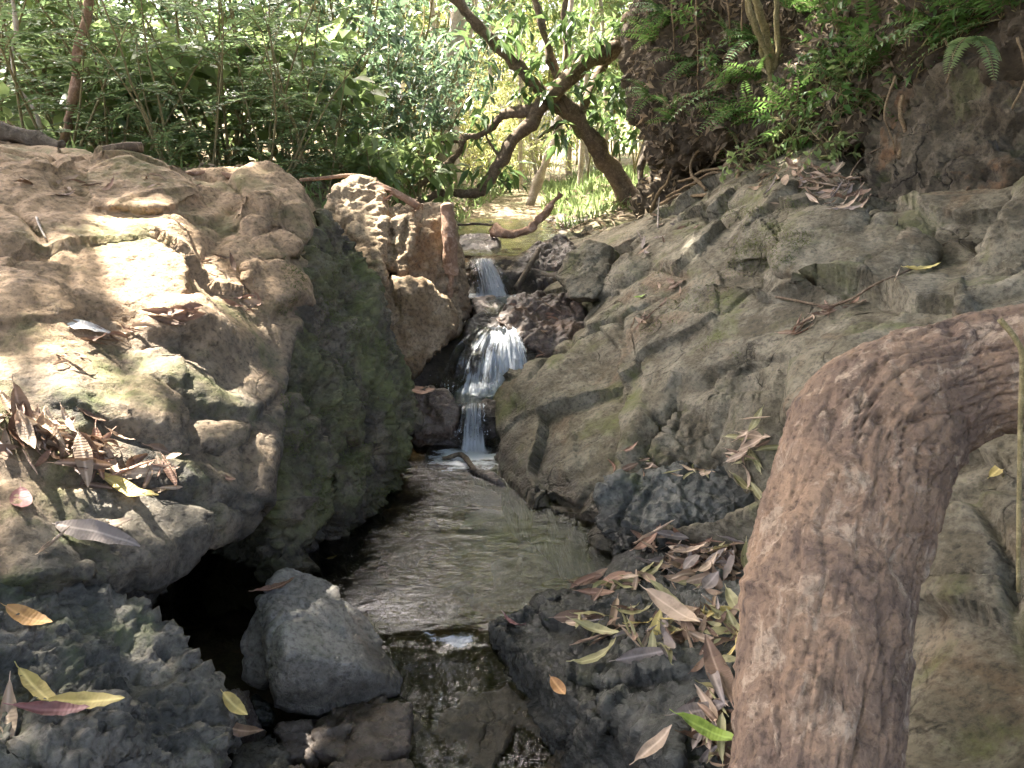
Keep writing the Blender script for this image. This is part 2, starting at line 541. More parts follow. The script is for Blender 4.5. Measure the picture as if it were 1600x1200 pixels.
M['redstone'] = rock_mat('reddish_stone', (0.08, 0.055, 0.042), (0.16, 0.115, 0.085), (0.25, 0.205, 0.17), rust=0.6, rough=0.38)
M['soil'] = simple_mat('brown_soil', (0.036, 0.028, 0.019), (0.105, 0.081, 0.054), 9, 0.95, 0.9, 0.05)
M['bed'] = rock_mat('stream_bed', (0.022, 0.018, 0.013), (0.058, 0.043, 0.029), (0.11, 0.085, 0.06), rust=0.6, rough=0.6)

def ground_mat():
    s = NT('forest_floor')
    p = s.pos()
    a = s.noise(p, 0.9, 8, 0.65, 0.4); b = s.noise(p, 14, 8, 0.7)
    c = s.mix(s.ramp(b, [(0.35, 0.0), (0.65, 1.0)]), (0.08, 0.06, 0.036), (0.24, 0.19, 0.12))
    c = s.mix(s.ramp(a, [(0.44, 0.0), (0.60, 0.85)]), c, (0.08, 0.11, 0.04))
    lv = s.vor(s.vscale(p, (1, 2.2, 1), (0, 0, 0.6)), 22)
    c = s.mix(s.ramp(lv, [(0.1, 0.6), (0.5, 0.0)]), c, (0.27, 0.21, 0.14))
    h = s.math('ADD', b, s.math('MULTIPLY', lv, 0.8))
    return s.done(s.principled(c, 0.95, s.bump(h, 0.9, 0.05), 0.15).outputs[0])
M['ground'] = ground_mat()

def water_mat(name, ripple=1.0, tint=(0.80, 0.76, 0.60), streak=False):
    """clear shallow water: mirror by the Fresnel law, see-through below; white where the water is torn into air (foam) or reflections are painted.
    The attribute fast tells where the stream races and its ripples stretch along the flow"""
    s = NT(name)
    uv = s.n('ShaderNodeUVMap').outputs[0]
    p = s.pos()
    at = s.n('ShaderNodeAttribute'); at.attribute_name = 'foam'
    st = s.noise(s.vscale(uv, (60.0, 4.0, 1)), 1.0, 6, 0.62, 0.7)
    st2 = s.noise(s.vscale(uv, (170.0, 8.0, 1)), 1.0, 4, 0.6, 0.4)
    hs = s.math('ADD', s.math('MULTIPLY', st, 1.4), s.math('MULTIPLY', st2, 0.6))
    r1 = s.noise(s.vscale(p, (3.0, 8.5, 3), (0, 0, 0.12)), 4.5, 4, 0.55, 0.9)
    r2 = s.noise(s.vscale(p, (3.4, 9.0, 3), (0, 0, -0.25)), 11.0, 4, 0.55, 0.6)
    calm = s.ramp(s.noise(p, 2.2, 3), [(0.35, 0.35), (0.62, 1.0)])
    h = s.math('MULTIPLY', s.math('ADD', r1, s.math('MULTIPLY', r2, 0.55)), calm)
    if streak: h = s.math('ADD', h, hs)
    else:
        fa = s.n('ShaderNodeAttribute'); fa.attribute_name = 'fast'
        rr1 = s.noise(s.vscale(p, (10.0, 4.0, 4), (0, 0, 0.25)), 3.0, 5, 0.6, 1.2)
        k = s.n('ShaderNodeMix', data_type='FLOAT'); s.l(fa.outputs['Fac'], k.inputs[0]); s.l(h, k.inputs[2])
        s.l(s.math('ADD', s.math('MULTIPLY', rr1, 7.0), s.math('MULTIPLY', r2, 1.6)), k.inputs[3]); h = k.outputs[0]
        rr2 = s.noise(s.vscale(p, (7.0, 2.0, 3), (0, 0, 0.3)), 3.2, 6, 0.62, 2.0)
    nb = s.bump(h, 0.8 * ripple, 0.026)
    fr = s.n('ShaderNodeFresnel'); fr.inputs[0].default_value = 1.45; s.l(nb, fr.inputs['Normal'])
    gl = s.n('ShaderNodeBsdfGlossy'); gl.inputs['Roughness'].default_value = 0.05
    gl.inputs['Color'].default_value = (1, 1, 1, 1); s.l(nb, gl.inputs['Normal'])
    tr = s.n('ShaderNodeBsdfTransparent'); tr.inputs['Color'].default_value = (*tint, 1)
    m = s.n('ShaderNodeMixShader'); s.l(fr.outputs[0], m.inputs[0]); s.l(tr.outputs[0], m.inputs[1]); s.l(gl.outputs[0], m.inputs[2])
    if streak:
        f = s.math('ADD', s.math('MULTIPLY', st, 0.75), s.math('MULTIPLY', st2, 0.45))
    else:
        f = s.noise(s.vscale(p, (1, 2.0, 1)), 30, 6, 0.75, 1.2)
        k2 = s.n('ShaderNodeMix', data_type='FLOAT'); s.l(fa.outputs['Fac'], k2.inputs[0]); s.l(f, k2.inputs[2]); s.l(rr2, k2.inputs[3]); f = k2.outputs[0]
    f = s.math('SUBTRACT', s.math('MULTIPLY', at.outputs['Fac'], 1.6), s.math('MULTIPLY', f, 1.35))
    f = s.math('MULTIPLY', s.math('MULTIPLY', f, 1.7, True), 0.88)
    wd = s.principled((0.80, 0.83, 0.86), 0.4, nb, 0.4)
    m2 = s.n('ShaderNodeMixShader'); s.l(f, m2.inputs[0]); s.l(m.outputs[0], m2.inputs[1]); s.l(wd.outputs[0], m2.inputs[2])
    return s.done(m2.outputs[0])
M['pool'] = water_mat('pool_water', 0.36, (0.70, 0.66, 0.50))
M['riffle'] = water_mat('riffle_water', 1.3, (0.74, 0.78, 0.68), True)
M['fall'] = water_mat('falling_water', 1.6, (0.80, 0.80, 0.77), True)

# ================================================================== the ground
def sm(a, b, x):
    t = np.clip((x - a) / (b - a), 0, 1)
    return t * t * (3 - 2 * t)
def stream_x(Y):
    return np.interp(Y, [0, 1.5, 2.5, 3.5, 4.0, 4.7, 6, 8, 12, 40], [0.05, -0.02, -0.12, -0.20, -0.10, -0.14, -0.22, -0.1, 0.5, 2.0])
def bed_z(Y):
    return np.interp(Y, [-6, 1.2, 1.8, 2.3, 3.35, 3.6, 3.85, 4.1, 4.65, 4.85, 6.5, 9, 14, 40], [-0.9, -0.48, -0.34, -0.33, -0.30, -0.10, 0.06, 0.28, 0.36, 0.60, 0.66, 0.82, 1.0, 2.2])
def ground_z(X, Y):
    dx = X - stream_x(Y)
    near = 1 - sm(4.0, 5.2, Y)
    l0 = 0.65 * near + 0.35 * (1 - near); l1 = 3.2 * near + 1.3 * (1 - near)
    zl = sm(0, 1, (-dx - l0) / (l1 - l0)) * (1.35 * near + (0.42 + 0.012 * Y) * (1 - near)) + np.maximum(-dx - 3, 0) * 0.10
    r0 = np.interp(Y, [2.8, 4.2, 6, 9, 14], [2.0, 1.35, 1.25, 2.0, 3.0])
    zr = sm(0, 1, (dx - r0) / 2.6) * 2.6 + np.maximum(dx - r0 - 2, 0) * 0.35 + sm(0.3, 1.2, dx) * 0.22 * (1 - near)
    return bed_z(Y) + zl + zr
def build_ground():
    xs = np.concatenate([np.linspace(-60, -8, 27)[:-1], np.linspace(-8, 8, 161), np.linspace(8, 60, 27)[1:]])
    ys = np.concatenate([np.linspace(-30, -2, 15)[:-1], np.linspace(-2, 14, 161), np.linspace(14, 110, 60)[1:]])
    X, Y = np.meshgrid(xs, ys)
    V = np.stack([X.ravel(), Y.ravel(), np.zeros(X.size)], 1)
    V[:, 2] = ground_z(V[:, 0], V[:, 1])
    far = sm(0.5, 2.5, np.abs(V[:, 0] - stream_x(V[:, 1])))
    V[:, 2] += 0.05 * fbm(V, 1.3, 3, 3) + 0.12 * far * fbm(V, 0.35, 3, 8) + 0.015 * fbm(V, 6, 2, 5)
    nx, ny = len(xs), len(ys)
    i = np.arange(nx * ny).reshape(ny, nx)
    F = np.stack([i[:-1, :-1], i[:-1, 1:], i[1:, 1:], i[1:, :-1]], -1).reshape(-1, 4)
    g = link('ground', mesh_np('ground', V, F, True), M['ground'])
    tag(g, kind='structure')
    ROCK_TREES.append(('ground', BVHTree.FromPolygons(V.tolist(), F.tolist())))
build_ground()
def build_bed():
    xs = np.linspace(-1.3, 1.5, 130); ys = np.linspace(0.9, 7.5, 300)
    X, Y = np.meshgrid(xs, ys)
    V = np.stack([X.ravel(), Y.ravel(), np.zeros(X.size)], 1)
    dx = np.abs(V[:, 0] - stream_x(V[:, 1]))
    V[:, 2] = bed_z(V[:, 1]) + 0.02 + 0.10 * sm(0.25, 0.9, dx)
    a, b = worley(V, 7.0, 4)
    V[:, 2] += 0.05 * fbm(V, 3, 3, 3) + 0.06 * (0.5 - a)
    nx, ny = len(xs), len(ys)
    i = np.arange(nx * ny).reshape(ny, nx)
    F = np.stack([i[:-1, :-1], i[:-1, 1:], i[1:, 1:], i[1:, :-1]], -1).reshape(-1, 4)
    tag(link('stream_bed', mesh_np('stream_bed', V, F, True), M['bed']), kind='structure')
    ROCK_TREES.append(('stream_bed', BVHTree.FromPolygons(V.tolist(), F.tolist())))
build_bed()

# ================================================================== the water
def water_strip(name, rows, mat, nu=70, nv=60, seed=0, rip=0.006, bulge=0.0, kind='structure', label=None, cat=None, foam=None, fast=None):
    """rows: (left point, right point) from upstream to downstream; a ruled sheet with waves; foam(u, v, V) gives the white water"""
    A = np.array([[tuple(a) + tuple(b)] for a, b in rows], float).reshape(-1, 6)
    S = spline([tuple(r) for r in A], nv)
    v = np.linspace(0, 1, nu)
    V = S[:, None, :3] * (1 - v)[None, :, None] + S[:, None, 3:] * v[None, :, None]
    u = np.concatenate([[0], np.cumsum(np.linalg.norm(np.diff((S[:, :3] + S[:, 3:]) / 2, axis=0), axis=1))])
    V = V.reshape(-1, 3).astype(np.float32)
    UU = np.repeat(u, nu); VV = np.tile(v, nv)
    wid = np.linalg.norm(S[:, :3] - S[:, 3:], axis=1).mean()
    V[:, 2] += rip * fbm(V * np.array([1, 2.0, 1], np.float32), 7, 3, seed)
    if bulge:
        q = np.stack([VV * 14, UU * 2.0, np.zeros_like(UU)], 1)
        ed = np.minimum(VV, 1 - VV)
        V[:, 1] -= bulge * (fbm(q, 1.0, 3, seed + 4) + 0.2) - 0.05 * (1 - sm(0, .14, ed))
        V[:, 2] += bulge * 0.5 * fbm(q, 1.0, 3, seed + 8)
    i = np.arange(nu * nv).reshape(nv, nu)
    F = np.stack([i[:-1, :-1], i[1:, :-1], i[1:, 1:], i[:-1, 1:]], -1).reshape(-1, 4)
    me = mesh_np(name, V, F, True)
    fo = foam(UU / u[-1], VV, V) if foam is not None else np.zeros(len(V))
    at = me.attributes.new('foam', 'FLOAT', 'POINT')
    at.data.foreach_set('value', np.clip(fo, 0, 1).astype(np.float32))
    at2 = me.attributes.new('fast', 'FLOAT', 'POINT')
    at2.data.foreach_set('value', (np.clip(fast(V), 0, 1) if fast is not None else np.zeros(len(V))).astype(np.float32))
    ul = me.uv_layers.new(name='UVMap')
    li = np.empty(len(me.loops), np.int32); me.loops.foreach_get('vertex_index', li)
    uvs = np.stack([VV[li] * wid, UU[li]], 1).astype(np.float32)
    ul.data.foreach_set('uv', uvs.ravel())
    o = link(name, me, mat)
    return tag(o, label, cat, None, kind)
V3 = Vector
def white_water():
    s = NT('white_water')
    n = s.noise(s.obj(), 60, 4)
    b = s.principled((0.84, 0.87, 0.90), 0.35, s.bump(n, 0.4, 0.004), 0.5)
    t = s.n('ShaderNodeBsdfTransparent'); t.inputs[0].default_value = (0.95, 0.96, 0.97, 1)
    m = s.n('ShaderNodeMixShader'); s.l(s.ramp(n, [(0.35, 0.1), (0.65, 0.6)]), m.inputs[0]); s.l(t.outputs[0], m.inputs[1]); s.l(b.outputs[0], m.inputs[2])
    return s.done(m.outputs[0])
M['white_water'] = white_water()
def strands(fall, rows, n, seed, r=.004, v0=.05, v1=.95, spray=120):
    """single threads and drops in front of the sheet of a fall"""
    g = np.random.default_rng(seed)
    S = spline([tuple(a) + tuple(b) for a, b in rows], 16); parts = []
    for k in range(n):
        v = g.uniform(v0, v1); dv = g.normal() * .05; i0 = g.integers(0, 5); i1 = g.integers(10, 16)
        u = np.linspace(0, 1, i1 - i0); c = S[i0:i1]
        vv = np.clip(v + dv * u, 0.02, .98)[:, None]
        c = c[:, :3] * (1 - vv) + c[:, 3:] * vv
        c = c + np.array((0, -1, .25)) * (.006 + .030 * g.uniform() * np.sin(u * 3.1)[:, None]) + g.normal(size=c.shape) * .0022
        rad = r * g.uniform(.4, 1.5) * (1 + .6 * np.sin(u * 9 + g.uniform(0, 6)))
        parts.append(tube_np([Vector(p) for p in c], list(rad), 5, False))
    V, F = merge_np(parts)
    tag(link('strand', mesh_np('strand', V, np.array(F), True), M['white_water'], fall), kind='stuff')
    ico = bmesh.new(); bmesh.ops.create_icosphere(ico, subdivisions=1, radius=1.0)
    iv = np.array([v.co[:] for v in ico.verts]); fi = np.array([[v.index for v in f.verts] for f in ico.faces]); ico.free()
    Vs, Fs = [], []
    e = S[-3]
    for k in range(spray):
        v = g.uniform(-.05, 1.05); p = e[:3] * (1 - v) + e[3:] * v + np.array((g.normal() * .02, -abs(g.normal()) * .05, abs(g.normal()) * .03 - .005))
        Vs.append(iv * g.uniform(.0012, .0045) * np.array((1, 1, g.uniform(.8, 1.6))) + p); Fs.append(fi + k * len(iv))
    tag(link('spray', mesh_np('spray', np.vstack(Vs), np.vstack(Fs), True), M['white_water'], fall), kind='stuff')
def row(pxl, pxr, py, Y):
    return (P(pxl, py, Y), P(pxr, py, Y))
def flat(xl, xr, Y, z):
    return (V3((xl, Y, z)), V3((xr, Y, z)))
def edge(v, V): return sm(0.0, 0.22, np.minimum(v, 1 - v) + 0.06 * fbm(V, 12, 2, 3))
def gauss(d, w): return np.exp(-(d / w) ** 2)

water_strip('upper_stream', [flat(-0.75, 0.45, 7.6, 0.78), flat(-0.6, 0.35, 6.2, 0.755), flat(-0.45, 0.1, 5.2, 0.74), flat(-0.32, 0.02, 4.90, 0.735)], M['pool'], 50, 60, 3, 0.006,
            foam=lambda u, v, V: 0.25 * sm(0.85, 1, u))
R3 = [row(728, 772, 404, 4.92), row(730, 776, 407, 4.84), row(732, 790, 432, 4.76), row(730, 806, 462, 4.70), row(728, 810, 474, 4.66)]
f3 = water_strip('waterfall', R3, M['fall'], 60, 50, 13, 0.0, 0.02,
            foam=lambda u, v, V: (0.46 + 0.42 * gauss(v - 0.62, 0.30) + 0.35 * sm(0.75, 1, u)) * edge(v, V), kind=None,
            label='highest small waterfall pouring over the upper rock step', cat='waterfall')
water_strip('upper_ledge_water', [row(722, 830, 457, 4.80), row(725, 825, 468, 4.62), row(745, 800, 482, 4.50), row(748, 792, 500, 4.32), row(752, 800, 516, 4.12)], M['riffle'], 60, 60, 23, 0.008,
            foam=lambda u, v, V: 0.72 * (1 - sm(0.0, 0.35, u)) + 0.30 + 0.25 * sm(0.8, 1, u))
R2 = [row(748, 808, 510, 4.12), row(732, 824, 522, 4.02), row(704, 840, 552, 3.93), row(690, 848, 590, 3.86), row(684, 852, 610, 3.80), row(680, 856, 632, 3.76)]
f2 = water_strip('waterfall', R2, M['fall'], 110, 70, 33, 0.0, 0.035,
            foam=lambda u, v, V: (0.52 + 0.42 * gauss(v - 0.68, 0.32) + 0.28 * sm(0.65, 1, u) + 0.28 * fbm(V, 11, 3, 5)) * edge(v, V), kind=None,
            label='broad white middle waterfall fanning out over a rounded rock', cat='waterfall')
water_strip('middle_ledge_water', [flat(-0.42, 0.22, 3.98, 0.175), flat(-0.40, 0.12, 3.75, 0.165), flat(-0.32, -0.05, 3.62, 0.16), flat(-0.27, -0.12, 3.50, 0.15)], M['riffle'], 60, 50, 43, 0.006,
            foam=lambda u, v, V: 0.18 + 0.62 * (1 - sm(0.36, 0.80, u)) * sm(0.10, 0.5, v) + 0.12 * fbm(V, 9, 2, 6) + 0.25 * sm(0.8, 1, u))
R1 = [row(720, 760, 629, 3.54), row(719, 760, 636, 3.46), row(718, 761, 658, 3.43), row(714, 766, 690, 3.40), row(712, 768, 704, 3.38)]
f1 = water_strip('waterfall', R1, M['fall'], 50, 40, 53, 0.0, 0.022,
            foam=lambda u, v, V: (0.48 + 0.25 * gauss(v - 0.5, 0.35) + 0.32 * sm(0.65, 1, u)) * edge(v, V), kind=None,
            label='lowest and narrowest waterfall dropping into the pool', cat='waterfall')
strands(f3, R3[:-1], 6, 1, .002, .15, .95, 30)
strands(f2, R2[:-1], 12, 2, .0022, .25, .95, 90)
strands(f1, R1[:-1], 4, 3, .002, .1, .9, 40)
def pool_foam_and_glints(u, v, V):
    x, y = V[:, 0], V[:, 1]
    f = (0.78 * gauss(np.hypot((x + 0.19) / 1.3, y - 3.37), 0.14) + 0.40 * gauss(np.hypot((x + 0.23) / 1.9, y - 3.22), 0.16)) * np.clip(1 + .5 * fbm(V * np.array([1, 2.5, 1], np.float32), 8, 3, 12), .4, 1.4)
    f += 0.62 * gauss(y - 1.985 - 0.035 * np.sin(x * 9) - 0.02 * pnoise(V, 14, 3), 0.020) * sm(-0.38, -0.32, x) * (1 - sm(-0.08, 0.0, x)) * np.clip(0.6 + fbm(V, 9, 2, 8), 0, 1)  # white line at the lip is painted in place of rippled reflections
    f += sm(2.0, 1.9, y) * 0 + (1 - sm(1.78, 1.98, y)) * (0.30 + 0.14 * fbm(V * np.array([2.2, 1, 1], np.float32), 5, 3, 4))  # pale veil over the outlet stands in for the sky's reflection
    return f
w_fast = lambda V: 1 - sm(1.86, 2.02, V[:, 1] - 0.03 * np.sin(V[:, 0] * 9))
water_strip('pool_water', [flat(-1.05, 0.75, 3.75, 0.0), flat(-1.2, 0.9, 3.0, 0.0), flat(-1.2, 1.0, 2.4, 0.0), flat(-1.1, 0.9, 2.04, -0.002), flat(-1.0, 0.8, 1.93, -0.035), flat(-0.9, 0.7, 1.80, -0.105), flat(-0.9, 0.7, 1.60, -0.165), flat(-0.9, 0.8, 1.35, -0.22), flat(-0.9, 0.8, 0.9, -0.28)], M['pool'], 240, 420, 63, 0.003, foam=pool_foam_and_glints, fast=w_fast)

# ================================================================== the rocks
def PP(lst): return [P(*t) for t in lst]
def rock(name, bms, voxel, w, mat, label, cat='rock', smooth=3, group=None):
    return tag(solid(name, bms, voxel, w, smooth, M[mat]), label, cat, group)

# the big dry slab that fills the left of the picture
slab_pts = PP([(-260, 900, 1.15), (0, 905, 1.30), (100, 890, 1.38), (172, 905, 1.47), (300, 835, 1.70), (388, 792, 1.95), (418, 720, 2.15),
               (-300, 720, 1.45), (0, 740, 1.56), (110, 735, 1.64), (200, 730, 1.75), (300, 745, 1.84), (-300, 560, 1.8), (0, 560, 1.9), (110, 590, 1.92), (200, 545, 2.15), (300, 560, 2.25), (380, 610, 2.28), (436, 545, 2.58),
               (0, 470, 2.02), (130, 460, 2.2), (230, 480, 2.32), (285, 480, 2.30), (330, 470, 2.58), (420, 470, 2.72),
               (-300, 400, 2.2), (0, 400, 2.25), (100, 390, 2.42), (200, 370, 2.66), (270, 400, 2.58), (310, 430, 2.72), (400, 400, 2.92), (462, 430, 2.95), (490, 400, 3.15),
               (-300, 300, 2.6), (0, 320, 2.62), (130, 300, 2.95), (230, 310, 3.05), (300, 330, 2.98), (380, 330, 3.1), (480, 320, 3.3),
               (-300, 190, 3.1), (0, 235, 3.05), (60, 240, 3.12), (120, 240, 3.22), (200, 243, 3.36), (270, 272, 3.42), (320, 285, 3.42), (380, 262, 3.5), (420, 258, 3.55), (470, 290, 3.52), (506, 330, 3.5),
               (0, 215, 3.7), (250, 280, 4.1), (420, 285, 4.1), (-400, 200, 3.8)]) + [V3((-3.3, 0.9, 0.85)), V3((-3.3, 2.2, 1.2)), V3((-3.3, 3.8, 1.4)), V3((-2.4, 0.35, 0.6))]
slab = rock('rock_slab', [patch_bm(slab_pts, -0.45, 0.55, None, (0.09, 0.17)),
             hull_bm(PP([(372, 300, 3.12), (418, 296, 3.18), (422, 352, 3.06), (392, 372, 2.98), (366, 345, 3.0)]), (0, 0.2, -0.05)),
             hull_bm(PP([(425, 305, 3.2), (440, 320, 3.2), (438, 352, 3.12), (424, 350, 3.12)]), (0, 0.15, -0.05)),
             hull_bm(PP([(400, 380, 2.96), (440, 352, 3.08), (468, 380, 3.0), (462, 400, 2.96), (410, 405, 2.9)]), (0, 0.2, -0.05)),
             hull_bm(PP([(385, 420, 2.76), (430, 400, 2.86), (465, 425, 2.84), (470, 470, 2.76), (440, 490, 2.70), (390, 470, 2.66)]), (0, 0.3, -0.1)),
             hull_bm(PP([(130, 262, 3.05), (200, 240, 3.2), (270, 268, 3.25), (310, 300, 3.1), (250, 330, 2.85), (140, 320, 2.78)]), (0, 0.3, -0.1)),
             hull_bm(PP([(200, 345, 2.72), (268, 345, 2.78), (290, 420, 2.55), (285, 478, 2.38), (220, 500, 2.25), (180, 430, 2.4)]), (0, 0.25, -0.15)),
             hull_bm(PP([(200, 560, 2.10), (330, 520, 2.36), (420, 560, 2.50), (428, 640, 2.30), (330, 700, 1.98), (210, 660, 1.88)]), (0, 0.2, -0.2))],
            0.0115, weather(0.022, 0.005, 0.0030, 0.030, 11, 3.2, 2.0, None, 0.003, 0.024, 2.4), 'slab',
            'broad dusty tan rock slab with sun patches and a dark hollow under its edge', smooth=4)
rock('rough_rock', [patch_bm(PP([(-220, 900, 1.2), (0, 915, 1.34), (90, 915, 1.42), (165, 935, 1.48), (215, 960, 1.48), (262, 992, 1.45), (285, 1040, 1.40), (330, 1075, 1.37), (335, 1150, 1.29), (330, 1260, 1.17),
                     (150, 1260, 1.02), (0, 1260, 0.92), (-220, 1230, .82), (0, 1110, 1.08), (100, 1080, 1.20), (190, 1060, 1.32), (220, 1120, 1.24), (110, 1150, 1.08), (240, 1020, 1.40)]), -0.5, 0.10),
                    hull_bm(PP([(60, 1110, 1.10), (170, 1105, 1.16), (185, 1170, 1.08), (100, 1200, 1.0), (20, 1180, 1.0)]), (0, 0.1, -0.1)),
                    hull_bm(PP([(280, 1050, 1.40), (325, 1070, 1.40), (332, 1130, 1.33), (290, 1120, 1.30)]), (0, 0.12, -0.2))],
     0.0075, weather(0.020, 0.010, 0.007, 0.010, 21, 5.0, 4.0, None, 0.012, 0.012, 6.0), 'rough',
     'rough lumpy dark grey rock in the near corner with yellow leaves', smooth=1)
rock('mossy_boulder', [hull_bm(PP([(505, 338, 3.48), (560, 440, 3.42), (610, 540, 3.32), (640, 610, 3.22), (641, 665, 3.12), (625, 735, 2.96), (560, 800, 2.70), (515, 845, 2.5), (470, 840, 2.36), (446, 700, 2.42), (452, 560, 2.66), (470, 440, 3.0)]) +
                               [P(505, 338, 3.48) + V3((-0.4, 0.5, -0.2)), V3((-1.3, 3.0, -0.4)), V3((-1.3, 2.4, -0.4)), V3((-0.75, 3.3, -0.4)), V3((-0.80, 2.6, -0.4))], None),
                       hull_bm(PP([(446, 640, 2.44), (492, 700, 2.46), (520, 780, 2.46), (470, 900, 2.22), (440, 905, 2.18), (436, 760, 2.26)]), (-0.25, 0.25, -0.15))],
     0.0095, weather(0.035, 0.024, 0.008, 0.032, 31, 4.2, 3.0, (0.03, 6.0, (0.6, -0.2, 0.75)), 0.012, 0.035, 4.0), 'mossy',
     'tall moss covered boulder overhanging the dark side of the pool', smooth=2)
# the tan rock left of the cascades
rock('tan_rock', [hull_bm(PP([(512, 305, 4.28), (535, 288, 4.4), (575, 283, 4.42), (598, 300, 4.38), (606, 350, 4.22), (612, 420, 4.06), (590, 400, 4.02), (520, 390, 4.12), (512, 345, 4.2)]), (-0.1, 0.6, -0.3)),
                  hull_bm(PP([(520, 370, 4.12), (590, 395, 4.0), (606, 470, 3.92), (560, 520, 3.9), (505, 440, 4.0)]), (-0.1, 0.5, -0.2)),
                  hull_bm(PP([(600, 330, 4.32), (640, 318, 4.5), (700, 318, 4.52), (712, 400, 4.42), (722, 470, 4.30), (700, 500, 4.2), (640, 440, 4.10), (616, 420, 4.08)]), (-0.1, 0.6, -0.3)),
                  hull_bm(PP([(612, 345, 4.22), (648, 330, 4.30), (640, 420, 4.10), (622, 445, 4.04)]), (0, 0.4, -0.2)),
                  hull_bm(PP([(560, 480, 3.86), (606, 440, 3.96), (660, 440, 4.02), (700, 470, 4.10), (712, 500, 4.1), (690, 545, 3.92), (648, 592, 3.78), (622, 575, 3.76), (590, 545, 3.78)]), (-0.25, 0.5, -0.15)),
                  hull_bm(PP([(690, 440, 4.3), (724, 440, 4.38), (728, 490, 4.3), (714, 520, 4.2), (690, 500, 4.2)]), (-0.2, 0.3, -0.2))],
     0.012, weather(0.022, 0.014, 0.006, 0.030, 41, 4.4, 3.4, None, 0, 0.03, 4.0), 'tan', 'upright tan and rusty cracked rock left of the cascades', smooth=2)
# the long slope on the right
bank_pts = PP([(762, 690, 3.5), (785, 735, 3.12), (850, 775, 2.9), (900, 800, 2.74), (940, 850, 2.45), (768, 640, 3.62), (790, 590, 3.78), (845, 560, 3.92), (900, 520, 4.15), (935, 480, 4.35), (900, 440, 4.75), (880, 400, 5.2), (870, 372, 5.9), (960, 352, 5.9),
               (860, 640, 3.42), (900, 650, 3.2), (930, 720, 2.9), (1000, 600, 3.15), (985, 690, 2.8), (1000, 530, 3.45), (1000, 470, 3.75), (960, 420, 4.35), (1050, 400, 4.1), (1000, 352, 5.0), (1080, 330, 4.8), (1130, 312, 4.5), (1190, 290, 4.35), (1250, 282, 3.95), (1140, 370, 3.9), (1130, 430, 3.5), (1200, 350, 3.65), (1225, 300, 3.80),
               (1100, 520, 3.15), (1060, 570, 3.0), (1100, 620, 2.8), (1160, 560, 2.85), (1190, 480, 3.0), (1280, 400, 3.15), (1300, 450, 2.85), (1260, 330, 3.55), (1300, 350, 3.4), (1380, 330, 3.35), (1450, 400, 3.0), (1480, 430, 2.85), (1240, 540, 2.62), (1200, 620, 2.55), (1200, 690, 2.62), (1060, 770, 2.76), (1330, 520, 2.5), (1330, 470, 2.72), (1420, 450, 2.72), (1500, 500, 2.35), (1650, 450, 2.35), (1800, 300, 2.8), (1700, 250, 3.6),
               (1480, 720, 1.95), (1200, 850, 2.34), (1300, 200, 4.6), (1500, 300, 4.2)])
low_pts = PP([(1480, 720, 1.9), (1600, 650, 1.9), (1420, 800, 1.85), (1500, 900, 1.52), (1650, 900, 1.42), (1450, 1200, 1.15), (1600, 1200, 1.08), (1800, 1200, 0.95), (1900, 800, 1.4), (1300, 1260, 1.14), (1200, 850, 2.34), (1240, 1000, 1.78), (1500, 1300, 1.0), (1900, 1300, .8),
              (1650, 450, 2.35), (1500, 500, 2.35), (1330, 640, 2.2), (1200, 690, 2.62), (1900, 420, 2.2)]) + [V3((2.7, 0.3, 0.75)), V3((2.7, 1.3, 1.0)), V3((2.7, 2.4, 1.35)), V3((1.6, 0.1, 0.35))]
rock('rock_bank', [patch_bm(bank_pts, -0.5, 0.10), patch_bm(low_pts, -0.5, 0.05),
                   hull_bm(PP([(775, 625, 3.58), (800, 585, 3.68), (850, 565, 3.72), (930, 560, 3.55), (985, 620, 3.1), (970, 700, 2.82), (900, 790, 2.72), (830, 760, 2.92), (775, 700, 3.3)]), (0.2, 0.3, -0.2)),
                   hull_bm(PP([(1000, 520, 3.42), (1080, 440, 3.5), (1180, 430, 3.3), (1260, 490, 2.85), (1200, 560, 2.72), (1100, 600, 2.86), (1010, 590, 3.1)]), (0.1, 0.3, -0.2)),
                   hull_bm(PP([(1190, 370, 3.5), (1270, 320, 3.52), (1400, 325, 3.22), (1470, 390, 2.9), (1440, 430, 2.8), (1300, 455, 2.82), (1220, 420, 3.1)]), (0.1, 0.3, -0.2)),
                   hull_bm(PP([(1220, 290, 3.82), (1262, 280, 3.85), (1270, 330, 3.5), (1190, 400, 3.4), (1130, 410, 3.56), (1160, 350, 3.72)]), (0.1, 0.3, -0.2)),
                   hull_bm(PP([(1240, 540, 2.6), (1330, 470, 2.66), (1470, 440, 2.66), (1500, 520, 2.3), (1330, 640, 2.1), (1230, 640, 2.3)]), (0.1, 0.3, -0.2)),
                   hull_bm(PP([(1440, 700, 1.96), (1600, 640, 1.84), (1720, 700, 1.7), (1640, 900, 1.40), (1480, 900, 1.52), (1400, 820, 1.78)]), (0.1, 0.3, -0.2))],
     0.013, weather(0.020, 0.004, 0.0026, 0.036, 51, 2.9, 1.9, (0.016, 3.0, (0.45, -0.3, 0.84)), 0.002, 0.055, 1.9), 'bank',
     'long grey green rock slope rising to the right of the pool', smooth=3)
rock('smooth_boulder', [hull_bm(PP([(870, 432, 4.40), (882, 400, 4.46), (918, 376, 4.5), (955, 385, 4.45), (950, 440, 4.25), (925, 466, 4.15), (890, 464, 4.2)]), (0.15, 0.35, -0.1))],
     0.011, weather(0.012, 0.006, 0.003, 0.0, 61, 4, fac=0.010, fs=7.0), 'bank', 'smooth egg shaped grey boulder beside the upper cascade')
